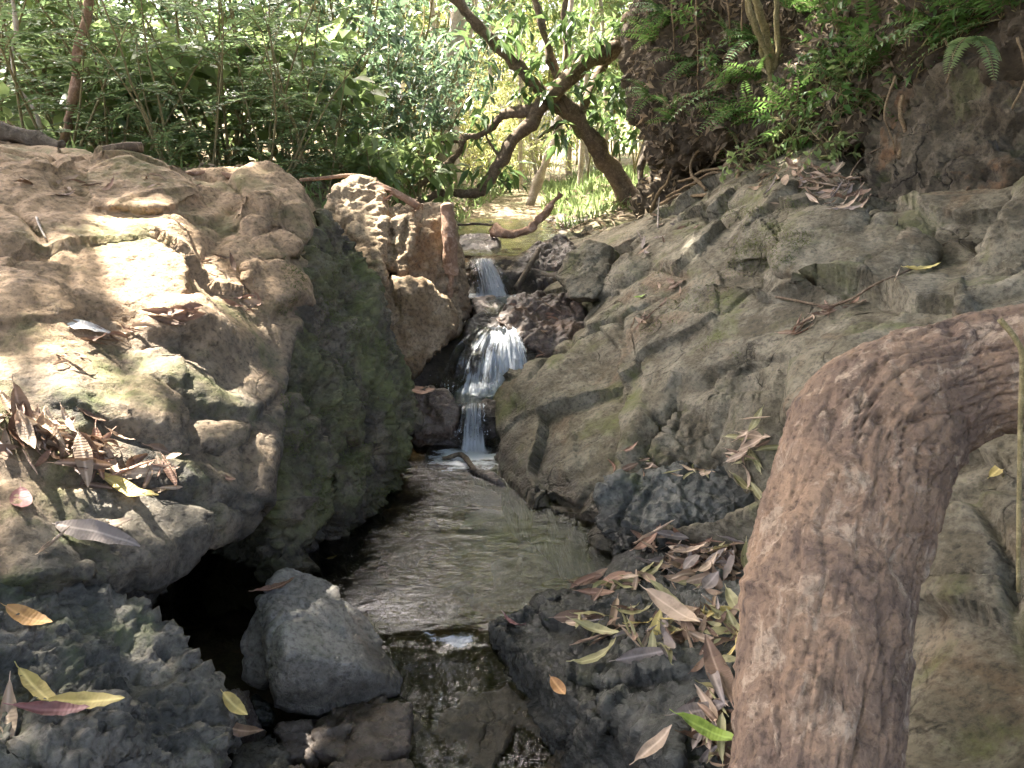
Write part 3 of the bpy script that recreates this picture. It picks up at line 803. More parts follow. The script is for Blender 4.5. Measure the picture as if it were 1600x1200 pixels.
rock('brown_stone', [hull_bm(PP([(775, 500, 4.12), (800, 470, 4.4), (850, 455, 4.5), (905, 470, 4.45), (915, 520, 4.15), (860, 558, 3.92), (820, 540, 4.0), (800, 520, 4.1)]), (0.1, 0.3, -0.25))],
     0.011, weather(0.03, 0.02, 0.006, 0.04, 63, 5, 4.5, fac=0.010, fs=7.0), 'redstone', 'rusty brown stone with dead leaves right of the middle waterfall')
rock('flat_dark_stone', [hull_bm(PP([(800, 425, 4.95), (835, 388, 5.3), (880, 372, 5.5), (900, 400, 5.0), (870, 440, 4.8), (820, 450, 4.78)]), (0.1, 0.3, -0.25))],
     0.012, weather(0.03, 0.02, 0.006, 0.03, 65, 5, 4.5, fac=0.010, fs=7.0), 'wetstone', 'dark stone heap right of the highest waterfall')
rock('split_stone', [hull_bm(PP([(735, 500, 4.22), (755, 490, 4.28), (764, 510, 4.18), (758, 540, 4.08), (738, 542, 4.06), (728, 520, 4.12)]), (-0.05, 0.15, -0.1))],
     0.008, weather(0.010, 0.008, 0.003, 0.0, 67, 6, fac=0.010, fs=7.0), 'wetstone', 'small round dark stone left of the middle waterfall')
rock('leaf_topped_stone', [hull_bm(PP([(740, 468, 4.6), (770, 462, 4.66), (790, 475, 4.6), (778, 500, 4.45), (745, 495, 4.42)]), (0, 0.15, -0.1))],
     0.009, weather(0.012, 0.008, 0.003, 0.0, 68, 6, fac=0.010, fs=7.0), 'redstone', 'small reddish stone under the foot of the highest waterfall')
rock('red_stone', [hull_bm(PP([(640, 612, 3.5), (668, 604, 3.55), (700, 612, 3.55), (714, 640, 3.47), (706, 672, 3.4), (650, 682, 3.36), (636, 650, 3.42)]), (-0.02, 0.18, -0.15))],
     0.008, weather(0.012, 0.012, 0.006, 0.01, 71, 7, fac=0.010, fs=7.0), 'redstone', 'wet reddish stone left of the lowest waterfall')
rock('lip_stone', [hull_bm(PP([(746, 632, 3.58), (760, 624, 3.6), (778, 628, 3.58), (780, 652, 3.48), (752, 654, 3.46)]), (0.03, 0.12, -0.1))],
     0.007, weather(0.006, 0.006, 0.003, 0.0, 73, 8, fac=0.010, fs=7.0), 'wetstone', 'small brown stone right of the lowest waterfall')
rock('cascade_stone', [hull_bm([V3((-0.36, 3.95, 0.1)), V3((0.14, 3.95, 0.1)), V3((-0.28, 3.98, 0.27)), V3((0.10, 4.0, 0.30)), V3((-0.16, 4.12, 0.41)), V3((0.02, 4.12, 0.43)), V3((-0.2, 4.3, 0.44)), V3((0.1, 4.3, 0.44)), V3((-0.4, 4.4, 0.1)), V3((0.2, 4.4, 0.1))], None)],
     0.010, weather(0.02, 0.012, 0.004, 0.0, 75, 5, fac=0.010, fs=7.0), 'wetstone', 'wet rock step under the middle waterfall')
rock('upper_step_stone', [hull_bm([V3((-0.40, 4.78, 0.4)), V3((0.2, 4.78, 0.4)), V3((-0.34, 4.83, 0.62)), V3((0.10, 4.83, 0.62)), V3((-0.34, 4.95, 0.70)), V3((0.10, 4.95, 0.70)), V3((-0.5, 5.3, 0.70)), V3((0.3, 5.3, 0.70)), V3((-0.5, 5.3, 0.3)), V3((0.3, 5.3, 0.3))], None)],
     0.012, weather(0.02, 0.012, 0.004, 0.0, 77, 5, fac=0.010, fs=7.0), 'wetstone', 'dark rock step under the highest waterfall')
rock('flat_stream_stone', [hull_bm(PP([(706, 396, 5.1), (716, 372, 5.6), (752, 366, 5.8), (782, 374, 5.6), (772, 396, 5.15), (735, 402, 5.05)]), (0, 0.1, -0.1))],
     0.012, weather(0.014, 0.010, 0.004, 0.0, 78, 6, fac=0.012, fs=6.0), 'wetstone', 'flat dark wet stone above the highest waterfall', 'stone')
rock('lower_step_stone', [hull_bm([V3((-0.40, 3.46, -0.1)), V3((-0.06, 3.46, -0.1)), V3((-0.36, 3.50, 0.10)), V3((-0.08, 3.50, 0.10)), V3((-0.38, 3.75, 0.12)), V3((-0.02, 3.75, 0.12)), V3((-0.4, 3.9, -0.1)), V3((0.0, 3.9, -0.1))], None)],
     0.009, weather(0.012, 0.010, 0.004, 0.0, 79, 6, fac=0.010, fs=7.0), 'wetstone', 'wet rock step under the lowest waterfall')
rock('ledge_rock', [hull_bm(PP([(935, 770, 2.58), (962, 742, 2.62), (1060, 728, 2.66), (1185, 742, 2.5), (1215, 850, 2.25), (1110, 872, 2.26), (1000, 868, 2.34), (962, 862, 2.40), (932, 815, 2.52)]), (0.1, 0.3, -0.1)),
                    hull_bm(PP([(930, 810, 2.52), (965, 800, 2.5), (990, 850, 2.36), (965, 868, 2.34)]), (0.05, 0.2, -0.1))],
     0.0085, weather(0.022, 0.014, 0.005, 0.022, 81, 5.0, 4.2, None, 0, 0.022, 5.0), 'ledge', 'dark blocky rock beside the pool with leaves along its top edge', smooth=2)
rock('wedge_rock', [hull_bm(PP([(1015, 708, 2.72), (1060, 640, 2.86), (1092, 622, 2.88), (1135, 650, 2.76), (1152, 695, 2.64), (1128, 742, 2.56), (1040, 735, 2.62)]), (0.1, 0.25, -0.1))],
     0.0085, weather(0.018, 0.012, 0.005, 0.02, 83, 5, 4, fac=0.010, fs=7.0), 'bank', 'triangular grey rock above the dark blocky ledge', smooth=2)
rock('front_ledge', [patch_bm([PZ(745, 1030, -.08) + V3((.05, .03, .09)), PZ(775, 1085, -.14) + V3((.06, .02, .14)), PZ(860, 1135, -.20) + V3((.06, .02, .20)), PZ(900, 1205, -.25) + V3((.06, 0, .26)), PZ(930, 1300, -.28) + V3((.06, 0, .31))] +
                      PP([(790, 985, 1.97), (840, 965, 2.03), (905, 930, 2.12), (960, 905, 2.2), (1000, 868, 2.36), (1100, 860, 2.3), (1230, 850, 2.2), (1230, 1000, 1.70), (1190, 1100, 1.45), (1180, 1260, 1.2), (1120, 1300, 1.2), (950, 1000, 1.84), (1060, 1050, 1.62), (1050, 950, 1.92), (1000, 1100, 1.52)]), -0.5, 0.02),
                      hull_bm(PP([(850, 985, 1.94), (940, 960, 1.98), (1050, 985, 1.84), (1060, 1050, 1.62), (960, 1070, 1.62), (860, 1050, 1.74)]), (0, 0.1, -0.15)),
                      hull_bm(PP([(940, 1090, 1.58), (1010, 1080, 1.56), (1070, 1130, 1.44), (1060, 1200, 1.30), (990, 1180, 1.42)]), (0, 0.1, -0.15))],
     0.0075, weather(0.014, 0.009, 0.005, 0.016, 91, 5.0, 4.4, None, 0.006, 0.020, 5.0), 'ledge', 'low dark ledge in front strewn with dead leaves', smooth=2)
rock('outlet_rock', [hull_bm([V3((-0.36, 2.0, -0.07)), V3((-0.02, 2.02, -0.06)), V3((-0.34, 1.84, -0.125)), V3((0.02, 1.84, -0.12)), V3((-0.36, 1.62, -0.20)), V3((0.14, 1.62, -0.19)), V3((-0.38, 1.30, -0.26)), V3((0.30, 1.30, -0.25)), V3((-0.38, 1.1, -0.34)), V3((0.3, 1.1, -0.34)),
                               V3((-0.4, 2.1, -0.4)), V3((0.1, 2.1, -0.4)), V3((-0.4, 1.1, -0.5)), V3((0.35, 1.1, -0.5))], None)],
     0.009, weather(0.018, 0.008, 0.003, 0.0, 95, 4.0, fac=0.012, fs=5.0), 'bank', 'smooth grey green rock under the water running out of the pool', smooth=3)
rock('grey_boulder', [hull_bm(PP([(425, 905, 1.98), (448, 893, 2.02), (490, 905, 2.04), (560, 945, 2.02), (600, 985, 1.98), (632, 1060, 1.84), (628, 1085, 1.80), (495, 1116, 1.72), (432, 1102, 1.72), (412, 1040, 1.78), (405, 960, 1.88), (450, 1020, 1.72), (560, 1040, 1.76)]) +
                              [V3((-0.55, 2.1, -0.25)), V3((-0.30, 2.05, -0.25)), V3((-0.28, 1.9, -0.25)), V3((-0.52, 1.85, -0.25))], None),
                      hull_bm(PP([(408, 935, 1.94), (430, 960, 1.84), (425, 1050, 1.78), (400, 1072, 1.78), (378, 1062, 1.80), (376, 1000, 1.86)]), (0.03, 0.12, -0.12))],
     0.0065, weather(0.004, 0.003, 0.0022, 0.012, 101, 6.0, 4.6, None, 0, 0.016, 3.2), 'boulder', 'grey wedge shaped boulder standing in the water in front', 'boulder', smooth=1)
for i, (pts, mt, lb) in enumerate([
    ([(500, 1120, 1.72), (580, 1095, 1.78), (640, 1100, 1.74), (640, 1170, 1.60), (560, 1200, 1.52), (490, 1170, 1.58)], 'wetstone', 'flat rusty wet stone just below the grey boulder'),
    ([(430, 1130, 1.66), (480, 1120, 1.70), (500, 1150, 1.64), (485, 1185, 1.56), (440, 1180, 1.56)], 'wetstone', 'small shiny dark stone below the left foot of the grey boulder'),
    ([(365, 1165, 1.54), (420, 1150, 1.6), (450, 1170, 1.55), (445, 1230, 1.44), (370, 1235, 1.42)], 'ledge', 'small grey stone at the bottom edge beside the rough rock'),
    ([(395, 1085, 1.76), (425, 1100, 1.76), (420, 1120, 1.7), (395, 1115, 1.7)], 'ledge', 'pebble wedged under the left side of the grey boulder'),
    ([(440, 1200, 1.50), (560, 1195, 1.54), (640, 1190, 1.56), (660, 1260, 1.42), (460, 1270, 1.38)], 'wetstone', 'rusty wet stone cut by the bottom edge of the picture'),
    ([(340, 1080, 1.62), (380, 1075, 1.7), (400, 1105, 1.66), (360, 1130, 1.56)], 'wetstone', 'brown wet stone in the shade between rough rock and grey boulder')]):
    rock('wet_stone', [hull_bm(PP(pts), (0, 0.05, -0.14))], 0.0075, weather(0.010, 0.008, 0.004, 0.0, 110 + i, 8, fac=0.010, fs=8.0), mt, lb, 'stone', 2)
rock('submerged_stone', [hull_bm([V3((-0.16, 3.12, -0.05)), V3((-0.02, 3.05, -0.03)), V3((-0.10, 3.1, 0.022)), V3((-0.05, 3.0, 0.012)), V3((-0.2, 3.16, 0.015)), V3((-0.1, 3.2, -0.05)), V3((-0.02, 2.96, -0.03))], None)],
     0.006, weather(0.006, 0.005, 0.003, 0.0, 121, 9, fac=0.010, fs=7.0), 'wetstone', 'small dark stone just breaking the surface of the pool', 'stone', 1)
rock('rock_wall', [hull_bm(PP([(1330, 250, 4.0), (1370, 180, 4.0), (1420, 140, 3.95), (1500, 110, 3.75), (1660, 60, 3.5), (1680, 460, 3.1), (1480, 440, 3.22), (1380, 345, 3.5), (1560, 300, 3.3)]), (0.6, 0.7, 0))],
     0.016, weather(0.045, 0.03, 0.010, 0.045, 131, 3.2, 2.2, (0.05, 4.0, (0.2, -0.3, 0.9)), 0.006, 0.08, 2.6), 'wall', 'dark brown rock wall under the hanging ferns', smooth=2)
rock('leaning_slab', [hull_bm(PP([(1488, 492, 2.55), (1512, 470, 2.62), (1545, 440, 2.6), (1600, 280, 2.85), (1650, 180, 3.0), (1690, 210, 2.9), (1690, 480, 2.3), (1560, 500, 2.4)]), (0.25, 0.25, -0.1))],
     0.012, weather(0.022, 0.014, 0.006, 0.03, 141, 4, 3, fac=0.010, fs=7.0), 'bank', 'leaning rock slab at the right edge above the log')
rock('wall_stone', [hull_bm(PP([(1475, 385, 2.98), (1500, 372, 3.02), (1530, 385, 2.98), (1525, 412, 2.9), (1480, 415, 2.88)]), (0, 0.2, -0.05))],
     0.010, weather(0.008, 0.006, 0.003, 0.0, 143, 7, fac=0.010, fs=7.0), 'wall', 'fist sized brown stone lodged at the foot of the dark wall', 'stone')

# soil bank with its undercut
bank_soil = solid('soil_bank', [hull_bm(PP([(1012, 255, 5.9), (1050, 205, 5.4), (1100, 190, 5.1), (1200, 200, 4.9), (1290, 225, 4.5), (1360, 200, 4.1), (1380, 130, 4.1), (1330, 60, 4.5), (1200, -80, 5.3), (1020, -80, 6.0), (985, 60, 6.2), (1000, 150, 6.1)]), (0.8, 1.2, 0.2)),
                                hull_bm(PP([(1005, 325, 6.3), (1040, 240, 6.3), (1150, 220, 6.0), (1330, 220, 5.0), (1330, 300, 4.9), (1150, 320, 5.8)]), (0.6, 0.8, -0.2)),
                                hull_bm(PP([(1385, 150, 4.05), (1430, 70, 3.9), (1500, 95, 3.7), (1600, 105, 3.45), (1690, 60, 3.3), (1700, -120, 3.3), (1440, -120, 4.1), (1340, -40, 4.6)]), (0.8, 0.9, 0.2))],
                  0.022, weather(0.09, 0.05, 0.02, 0.0, 151, 2.6, 2, None, 0.02, 0.0), 2, M['soil'])
tag(bank_soil, kind='structure')

# ================================================================== where the eye's ray or a plumb line meets the rocks
def surf(px, py, skip=()):
    d = ray(px, py).normalized(); best = None
    for nm, t in ROCK_TREES:
        if nm in skip: continue
        h = t.ray_cast(CAM, d, 60)
        if h[0] is not None and (best is None or h[3] < best[2]): best = (h[0], h[1], h[3], nm)
    return best
def drop(x, y, z=6.0, skip=('soil_bank',)):
    best = None
    for nm, t in ROCK_TREES:
        if nm in skip: continue
        h = t.ray_cast(Vector((x, y, z)), Vector((0, 0, -1)), 30)
        if h[0] is not None and (best is None or h[0].z > best[0].z): best = (h[0], h[1], nm)
    return best

def bark_mat(name, c1, c2, c3, scale=1.0, bump=0.8, dist=0.012, stretch=(1, 1, 1)):
    s = NT(name)
    v = s.vscale(s.obj(), stretch)
    a = s.noise(v, 4.0 * scale, 8, 0.65, 0.6); b = s.noise(v, 22 * scale, 8, 0.7, 0.4); d = s.noise(s.obj(), 90 * scale, 5, 0.65)
    c = s.mix(s.ramp(a, [(0.36, 0.0), (0.62, 1.0)]), c1, c2)
    c = s.mix(s.ramp(b, [(0.48, 0.0), (0.70, 1.0)]), c, c3)
    c = s.mix(s.math('MULTIPLY', s.ramp(d, [(0.30, 1.0), (0.48, 0.0)]), 0.55), c, tuple(0.25 * x for x in c1))
    h = s.math('ADD', s.math('MULTIPLY', b, 0.9), s.math('MULTIPLY', d, 0.35))
    return s.done(s.principled(c, 0.88, s.bump(h, bump, dist), 0.2).outputs[0])
def log_mat():
    s = NT('weathered_log_bark')
    p = s.obj(); q = s.vscale(p, (1, 1, 0.55), (0.1, 0.0, 0))
    a = s.noise(q, 5.0, 9, 0.68, 0.9); b = s.noise(q, 17, 8, 0.7, 0.6); d = s.noise(p, 75, 6, 0.7)
    c = s.mix(s.ramp(a, [(0.40, 0.0), (0.58, 1.0)]), (0.17, 0.118, 0.086), (0.33, 0.22, 0.142))
    c = s.mix(s.ramp(b, [(0.53, 0.0), (0.62, 1.0)]), c, (0.41, 0.31, 0.22))
    c = s.mix(s.ramp(b, [(0.30, 1.0), (0.44, 0.0)]), c, (0.085, 0.062, 0.052))
    c = s.mix(s.math('MULTIPLY', s.ramp(d, [(0.32, 1.0), (0.50, 0.0)]), 0.6), c, (0.03, 0.02, 0.016))
    c = s.mix(s.math('MULTIPLY', s.ramp(d, [(0.62, 0.0), (0.74, 1.0)]), 0.5), c, (0.38, 0.31, 0.26))
    uv = s.n('ShaderNodeUVMap').outputs[0]
    gr = s.noise(s.vscale(uv, (26, 3.0, 1)), 1.0, 8, 0.68, 1.4)
    c = s.mix(s.math('MULTIPLY', s.ramp(gr, [(0.36, 1.0), (0.45, 0.0)]), 0.22), c, (0.055, 0.036, 0.028))
    pit = s.vor(s.vscale(p, (1, 1, 0.6)), 42)
    c = s.mix(s.math('MULTIPLY', s.ramp(pit, [(0.05, 1.0), (0.16, 0.0)]), 0.6), c, (0.02, 0.014, 0.011))
    h = s.math('ADD', s.math('MULTIPLY', b, 0.7), s.math('MULTIPLY', d, 0.45))
    h = s.math('ADD', h, s.math('MULTIPLY', gr, 0.15))
    h = s.math('ADD', h, s.math('MULTIPLY', s.ramp(pit, [(0.0, 0.0), (0.2, 1.0)]), 0.15))
    return s.done(s.principled(c, 0.8, s.bump(h, 0.9, 0.020), 0.25).outputs[0])
M['log'] = log_mat()
M['branch'] = bark_mat('brown_branch_bark', (0.07, 0.05, 0.035), (0.16, 0.115, 0.075), (0.25, 0.19, 0.13), 2.0, 0.6, 0.006)
M['pale_bark'] = bark_mat('pale_bark', (0.28, 0.23, 0.19), (0.48, 0.41, 0.34), (0.62, 0.55, 0.47), 1.0, 0.4, 0.01)
M['dark_bark'] = bark_mat('dark_bark', (0.05, 0.04, 0.03), (0.11, 0.085, 0.06), (0.18, 0.15, 0.11), 1.5, 0.8, 0.012)
M['reddish_bark'] = bark_mat('reddish_bark', (0.16, 0.09, 0.055), (0.30, 0.19, 0.125), (0.42, 0.30, 0.22), 1.5, 0.6, 0.01)
M['stem'] = bark_mat('green_brown_stem', (0.10, 0.085, 0.04), (0.22, 0.18, 0.09), (0.33, 0.28, 0.15), 4.0, 0.3, 0.003)
M['root'] = bark_mat('root_bark', (0.08, 0.055, 0.03), (0.20, 0.14, 0.08), (0.30, 0.23, 0.14), 6.0, 0.4, 0.004)

# ------------------------------------------------------------------ the bent log in front
def build_log():
    ctl = [(P(1222, 1420, 0.98), .128), (P(1258, 1210, 1.03), .127), (P(1286, 1000, 1.14), .133), (P(1312, 860, 1.23), .138), (P(1330, 765, 1.28), .141), (P(1358, 692, 1.32), .145), (P(1412, 636, 1.35), .138), (P(1472, 604, 1.35), .122),
           (P(1530, 584, 1.34), .112), (P(1620, 566, 1.31), .107), (P(1740, 545, 1.27), .108), (P(1880, 540, 1.24), .115), (V3((1.75, 1.28, 0.98)), .115), (V3((2.35, 1.35, 0.92)), .11)]
    S = spline([tuple(p) + (r,) for p, r in ctl], 380)
    sides = 230
    V, F = tube_np([Vector(s[:3]) for s in S], [s[3] for s in S], sides, True)
    C = np.vstack([np.repeat(S[:, :3], sides, 0), S[[0, -1], :3]]).astype(np.float32)
    N = V - C; ln = np.linalg.norm(N, axis=1); ok = ln > 1e-6; N[ok] /= ln[ok][:, None]
    al = np.repeat(np.concatenate([[0], np.cumsum(np.linalg.norm(np.diff(S[:, :3], axis=0), axis=1))]), sides)
    al = np.concatenate([al, [0, al[-1]]])
    d = 0.013 * fbm(V, 4.0, 2, 201) + 0.003 * ridged(V, 12, 3, 202) + 0.0026 * fbm(V, 40, 3, 203) + 0.0028 * facets(V, 9, 211, .8)
    # long bark fissures that follow the trunk
    ang = np.tile(np.arange(sides) * 2 * math.pi / sides, len(S)); ang = np.concatenate([ang, [0, 0]])
    Q = np.stack([np.cos(ang) * 1.1, np.sin(ang) * 1.1, al * 0.9], 1) + 0.18 * np.stack([pnoise(V, 5, 204), pnoise(V, 5, 205), pnoise(V, 5, 206)], 1)
    a, b = worley(Q, 2.6, 207)
    d -= 0.013 * np.exp(-((b - a) / 0.035) ** 2) * np.clip(pnoise(V, 4, 208) * 2 + 0.5, 0, 1)
    Qb = np.stack([np.cos(ang) * 3.2, np.sin(ang) * 3.2, al * 5.0], 1) + 0.35 * np.stack([pnoise(V, 9, 214), pnoise(V, 9, 215), pnoise(V, 9, 216)], 1)
    plate = facets(Qb, 1.0, 217, .35)                      # bark plates of unequal height, some fallen off
    d += 0.0034 * plate * np.clip(fbm(V, 3.0, 2, 218) * 2 + .6, 0, 1)
    a2, b2 = worley(Qb, 1.0, 217); d -= 0.004 * np.exp(-((b2 - a2) / 0.07) ** 2)
    # flaked patches and beetle holes
    fl = fbm(V, 8, 3, 209); d -= 0.005 * np.clip((fl - .12) * 14, 0, 1)
    for (px, py, r, dep) in [(1378, 650, .012, .022), (1434, 654, .007, .015), (1205, 1005, .006, .01), (1485, 515, .010, .016), (1352, 1148, .011, .02), (1240, 905, .010, .010), (1340, 920, .010, .008), (1300, 640, .008, .012)]:
        pl = ray(px, py).normalized(); W = V - np.array(CAM, np.float32); t = W @ np.array(pl); q = np.linalg.norm(W - t[:, None] * np.array(pl), axis=1)
        front = (N @ np.array(pl)) < 0.1
        d -= dep * np.exp(-(q / r) ** 2) * front
    # the ringed knot and the swollen fold of bark
    for (px, py, r0, amp) in [(1252, 1075, .034, .022)]:
        pl = ray(px, py).normalized(); W = V - np.array(CAM, np.float32); t = W @ np.array(pl); q = np.linalg.norm(W - t[:, None] * np.array(pl), axis=1)
        front = (N @ np.array(pl)) < 0.1
        d += front * (amp * np.exp(-(q / r0) ** 4) + 0.006 * np.cos(q / r0 * 9) * np.exp(-(q / (r0 * 1.5)) ** 2))
    pl = ray(1235, 930).normalized(); W = V - np.array(CAM, np.float32); t = W @ np.array(pl); e = W - t[:, None] * np.array(pl)
    front = (N @ np.array(pl)) < 0.1
    q = np.hypot(e[:, 0] / 0.11, (e[:, 2] + 0.05 * e[:, 0]) / 0.035)
    d += front * (0.010 * np.exp(-q ** 2) * (0.6 + 0.5 * np.cos(e[:, 2] * 260 + 2.0 * pnoise(V, 12, 210))))
    V = V + N * d[:, None]
    base = np.array(ctl[0][0], np.float32)
    root = empty('fallen_log', ctl[0][0], 'thick bent brown log leaning across the near right corner', 'log')
    me = mesh_np('trunk', V - base, split_faces(F), True)
    ul = me.uv_layers.new(name='UVMap'); li = np.empty(len(me.loops), np.int32); me.loops.foreach_get('vertex_index', li)
    fold = np.abs(ang / math.pi - 1)                       # mirrored, so that the grain has no seam
    ul.data.foreach_set('uv', np.stack([fold[li], al[li]], 1).astype(np.float32).ravel())
    link('trunk', me, M['log'], root)
    ROCK_TREES.append(('log', BVHTree.FromPolygons(V.tolist(), [tuple(dict.fromkeys(f)) for f in F])))
build_log()

def stick(name, pts, r0, r1, mat, label, cat='stick', n=24, sides=8, wob=0.006, seed=0, group=None):
    k = len(pts) - 1
    pp = [tuple(p) + (r0 + (r1 - r0) * i / k,) for i, p in enumerate(pts)]
    return tag(tube_obj(name, pp, n, M[mat], sides, None, wob, seed), label, cat, group)
def on(px, py, up=0.0, skip=()):
    h = surf(px, py, skip); return h[0] + h[1] * up
# wooden stump and weathered timber round the cascades
stick('wooden_stump', [P(703, 425, 4.28), P(704, 400, 4.27), P(702, 360, 4.27), P(699, 318, 4.28)], .055, .030, 'reddish_bark', 'upright reddish wooden stump beside the tan rock', 'stump', 40, 18, .022, 3)
stick('root_post', [P(703, 478, 4.25), P(705, 440, 4.26), P(704, 405, 4.27)], .012, .026, 'reddish_bark', 'thin pale root under the reddish stump', 'root', 16, 10, .01, 4)
stick('driftwood', [P(770, 365, 5.6), P(795, 368, 5.5), P(825, 358, 5.5), P(848, 338, 5.5), P(862, 318, 5.5), P(872, 302, 5.5)], .040, .016, 'reddish_bark', 'curved driftwood limb lying across the upper stream', 'driftwood', 60, 16, .05, 5)
stick('dark_stick', [P(806, 452, 4.66), P(822, 425, 4.75), P(842, 388, 4.9)], .020, .014, 'dark_bark', 'dark wet stick standing beside the highest waterfall', n=20, seed=6)
stick('flat_pole', [P(705, 352, 6.4), P(740, 350, 6.3), P(782, 352, 6.2)], .010, .010, 'dark_bark', 'thin dark pole lying flat across the upper stream', n=12, seed=7)
stick('pale_stick', [P(470, 281, 4.4), P(510, 277, 4.5), P(560, 276, 4.55), P(580, 290, 4.5)], .010, .012, 'reddish_bark', 'pale thin stick reaching from the slab to the tan rock', n=20, seed=8)
stick('broken_branch', [P(588, 288, 4.42), P(622, 303, 4.40), P(655, 323, 4.38)], .018, .022, 'reddish_bark', 'short brown branch lying on the crest of the tan rock', n=20, seed=9)
stick('chunk_of_wood', [P(160, 236, 3.32), P(190, 231, 3.36), P(222, 231, 3.38)], .018, .022, 'branch', 'short chunk of wood on the crest of the slab', n=16, seed=10)
stick('white_twig', [on(58, 342, .006), on(66, 358, .006), on(74, 374, .006)], .004, .003, 'pale_bark', 'short white twig on the tan slab', 'twig', 8, 6, .001)
stick('crest_root', [P(268, 275, 3.42), P(320, 272, 3.46), P(372, 276, 3.46)], .010, .012, 'reddish_bark', 'thin pale root along the crest of the slab', 'root', 20, 8, .01, 11)
stick('drift_limb', [P(0, 205, 3.5), P(45, 215, 3.5), P(100, 232, 3.45)], .05, .02, 'dark_bark', 'dark rotten limb on the crest at the left edge', 'branch', 24, 10, .03, 12)
stick('hanging_string', [P(1562, 498, 1.05), P(1588, 530, 1.04), P(1598, 560, 1.03), P(1596, 640, 1.02), P(1592, 760, 1.0), P(1592, 925, 0.98)], .0042, .0030, 'stem', 'thin pale green vine hanging in front of the log', 'vine', 40, 8, .002, 13)
stick('crack_twig', [on(1215, 462, .01), on(1300, 480, .01), on(1380, 440, .012), on(1425, 425, .012)], .005, .004, 'branch', 'long thin twig along the crack above the log', 'twig', 26, 6, .004, 14)
stick('wall_twig', [on(1320, 290, .01), on(1350, 250, .02), on(1385, 228, .02)], .006, .004, 'branch', 'thin twig leaning on the foot of the dark wall', 'twig', 14, 6, .004, 15)
stick('grass_stalk', [on(1028, 356, 0), P(1028, 335, 4.85), P(1030, 308, 4.85)], .005, .003, 'pale_bark', 'dry upright stalk on the top of the rock slope', 'twig', 8, 6, .002, 16)
stick('water_stick', [PZ(690, 714, .012), PZ(722, 712, .02), PZ(744, 738, .008)], .010, .014, 'dark_bark', 'dark stick lying in the pool below the lowest waterfall', n=20, wob=.012, seed=17)

# roots under the soil bank
rr = random.Random(5)
for i, (a, b, c, d) in enumerate([((1190, 300, 4.6), (1180, 262, 4.75), (1140, 258, 5.0), (1060, 285, 5.4)), ((1215, 300, 4.5), (1200, 250, 4.6), (1188, 228, 4.7), (1200, 205, 4.85)), ((1150, 275, 5.0), (1120, 270, 5.1), (1090, 280, 5.2), (1040, 310, 5.5)),
                                  ((1165, 240, 4.9), (1158, 262, 4.85), (1152, 280, 4.8), (1170, 300, 4.6)), ((1100, 300, 5.1), (1080, 255, 5.3), (1110, 225, 5.2), (1150, 215, 5.0)), ((1015, 330, 5.9), (1040, 285, 5.7), (1060, 250, 5.5), (1100, 225, 5.3)),
                                  ((1250, 285, 4.2), (1235, 255, 4.4), (1240, 230, 4.5), (1260, 210, 4.5)), ((1400, 250, 3.72), (1412, 210, 3.76), (1408, 180, 3.8), (1415, 150, 3.84)), ((1030, 318, 5.5), (1070, 305, 5.3), (1120, 302, 5.0), (1160, 298, 4.8))]):
    stick('root', [P(*a), P(*b), P(*c), P(*d)], .012 + .010 * (i % 3 == 0), .009, 'root', 'thin bare root hanging in the undercut of the soil bank', 'root', 26, 7, .02, 20 + i, 'bare roots under the soil bank')
# hanging dry vines on the bank
for i, (px, y0, y1, Y) in enumerate([(1085, -40, 150, 5.2), (1130, -40, 120, 5.0), (1300, -40, 90, 4.4), (1400, 120, 240, 3.75), (1475, 60, 130, 3.6), (1590, 60, 170, 3.3), (1160, -40, 200, 4.9), (1050, -40, 90, 5.4)]):
    stick('hanging_vine', [P(px, y0, Y), P(px + rr.uniform(-18, 18), (y0 + y1) / 2, Y - .03), P(px + rr.uniform(-12, 12), y1, Y - .02)], .006, .004, 'root', 'thin dry vine hanging down the face of the soil bank', 'vine', 16, 6, .01, 40 + i, 'dry vines on the soil bank')

# ================================================================== plants
M['leaf_fern'] = leaf_mat('feathery_green_leaf', (0.07, 0.12, 0.05), (0.15, 0.21, 0.09), 0.42, 0.45)
M['leaf_glossy'] = leaf_mat('glossy_dark_leaf', (0.045, 0.09, 0.05), (0.10, 0.15, 0.08), 0.35, 0.28, spec=0.6)
M['leaf_light'] = leaf_mat('light_green_leaf', (0.11, 0.18, 0.06), (0.22, 0.28, 0.11), 0.5, 0.45)
M['leaf_pale'] = leaf_mat('pale_yellow_green_leaf', (0.26, 0.31, 0.11), (0.46, 0.46, 0.20), 0.55, 0.5, tcol=(0.72, 0.70, 0.28))
M['leaf_mango'] = leaf_mat('long_hanging_leaf', (0.05, 0.10, 0.03), (0.12, 0.18, 0.06), 0.35, 0.4)
M['leaf_bank'] = leaf_mat('bank_fern_leaf', (0.05, 0.12, 0.03), (0.13, 0.22, 0.055), 0.35, 0.45)
M['leaf_dry'] = leaf_mat('hanging_dry_leaf', (0.12, 0.088, 0.056), (0.26, 0.20, 0.13), 0.2, 0.75)

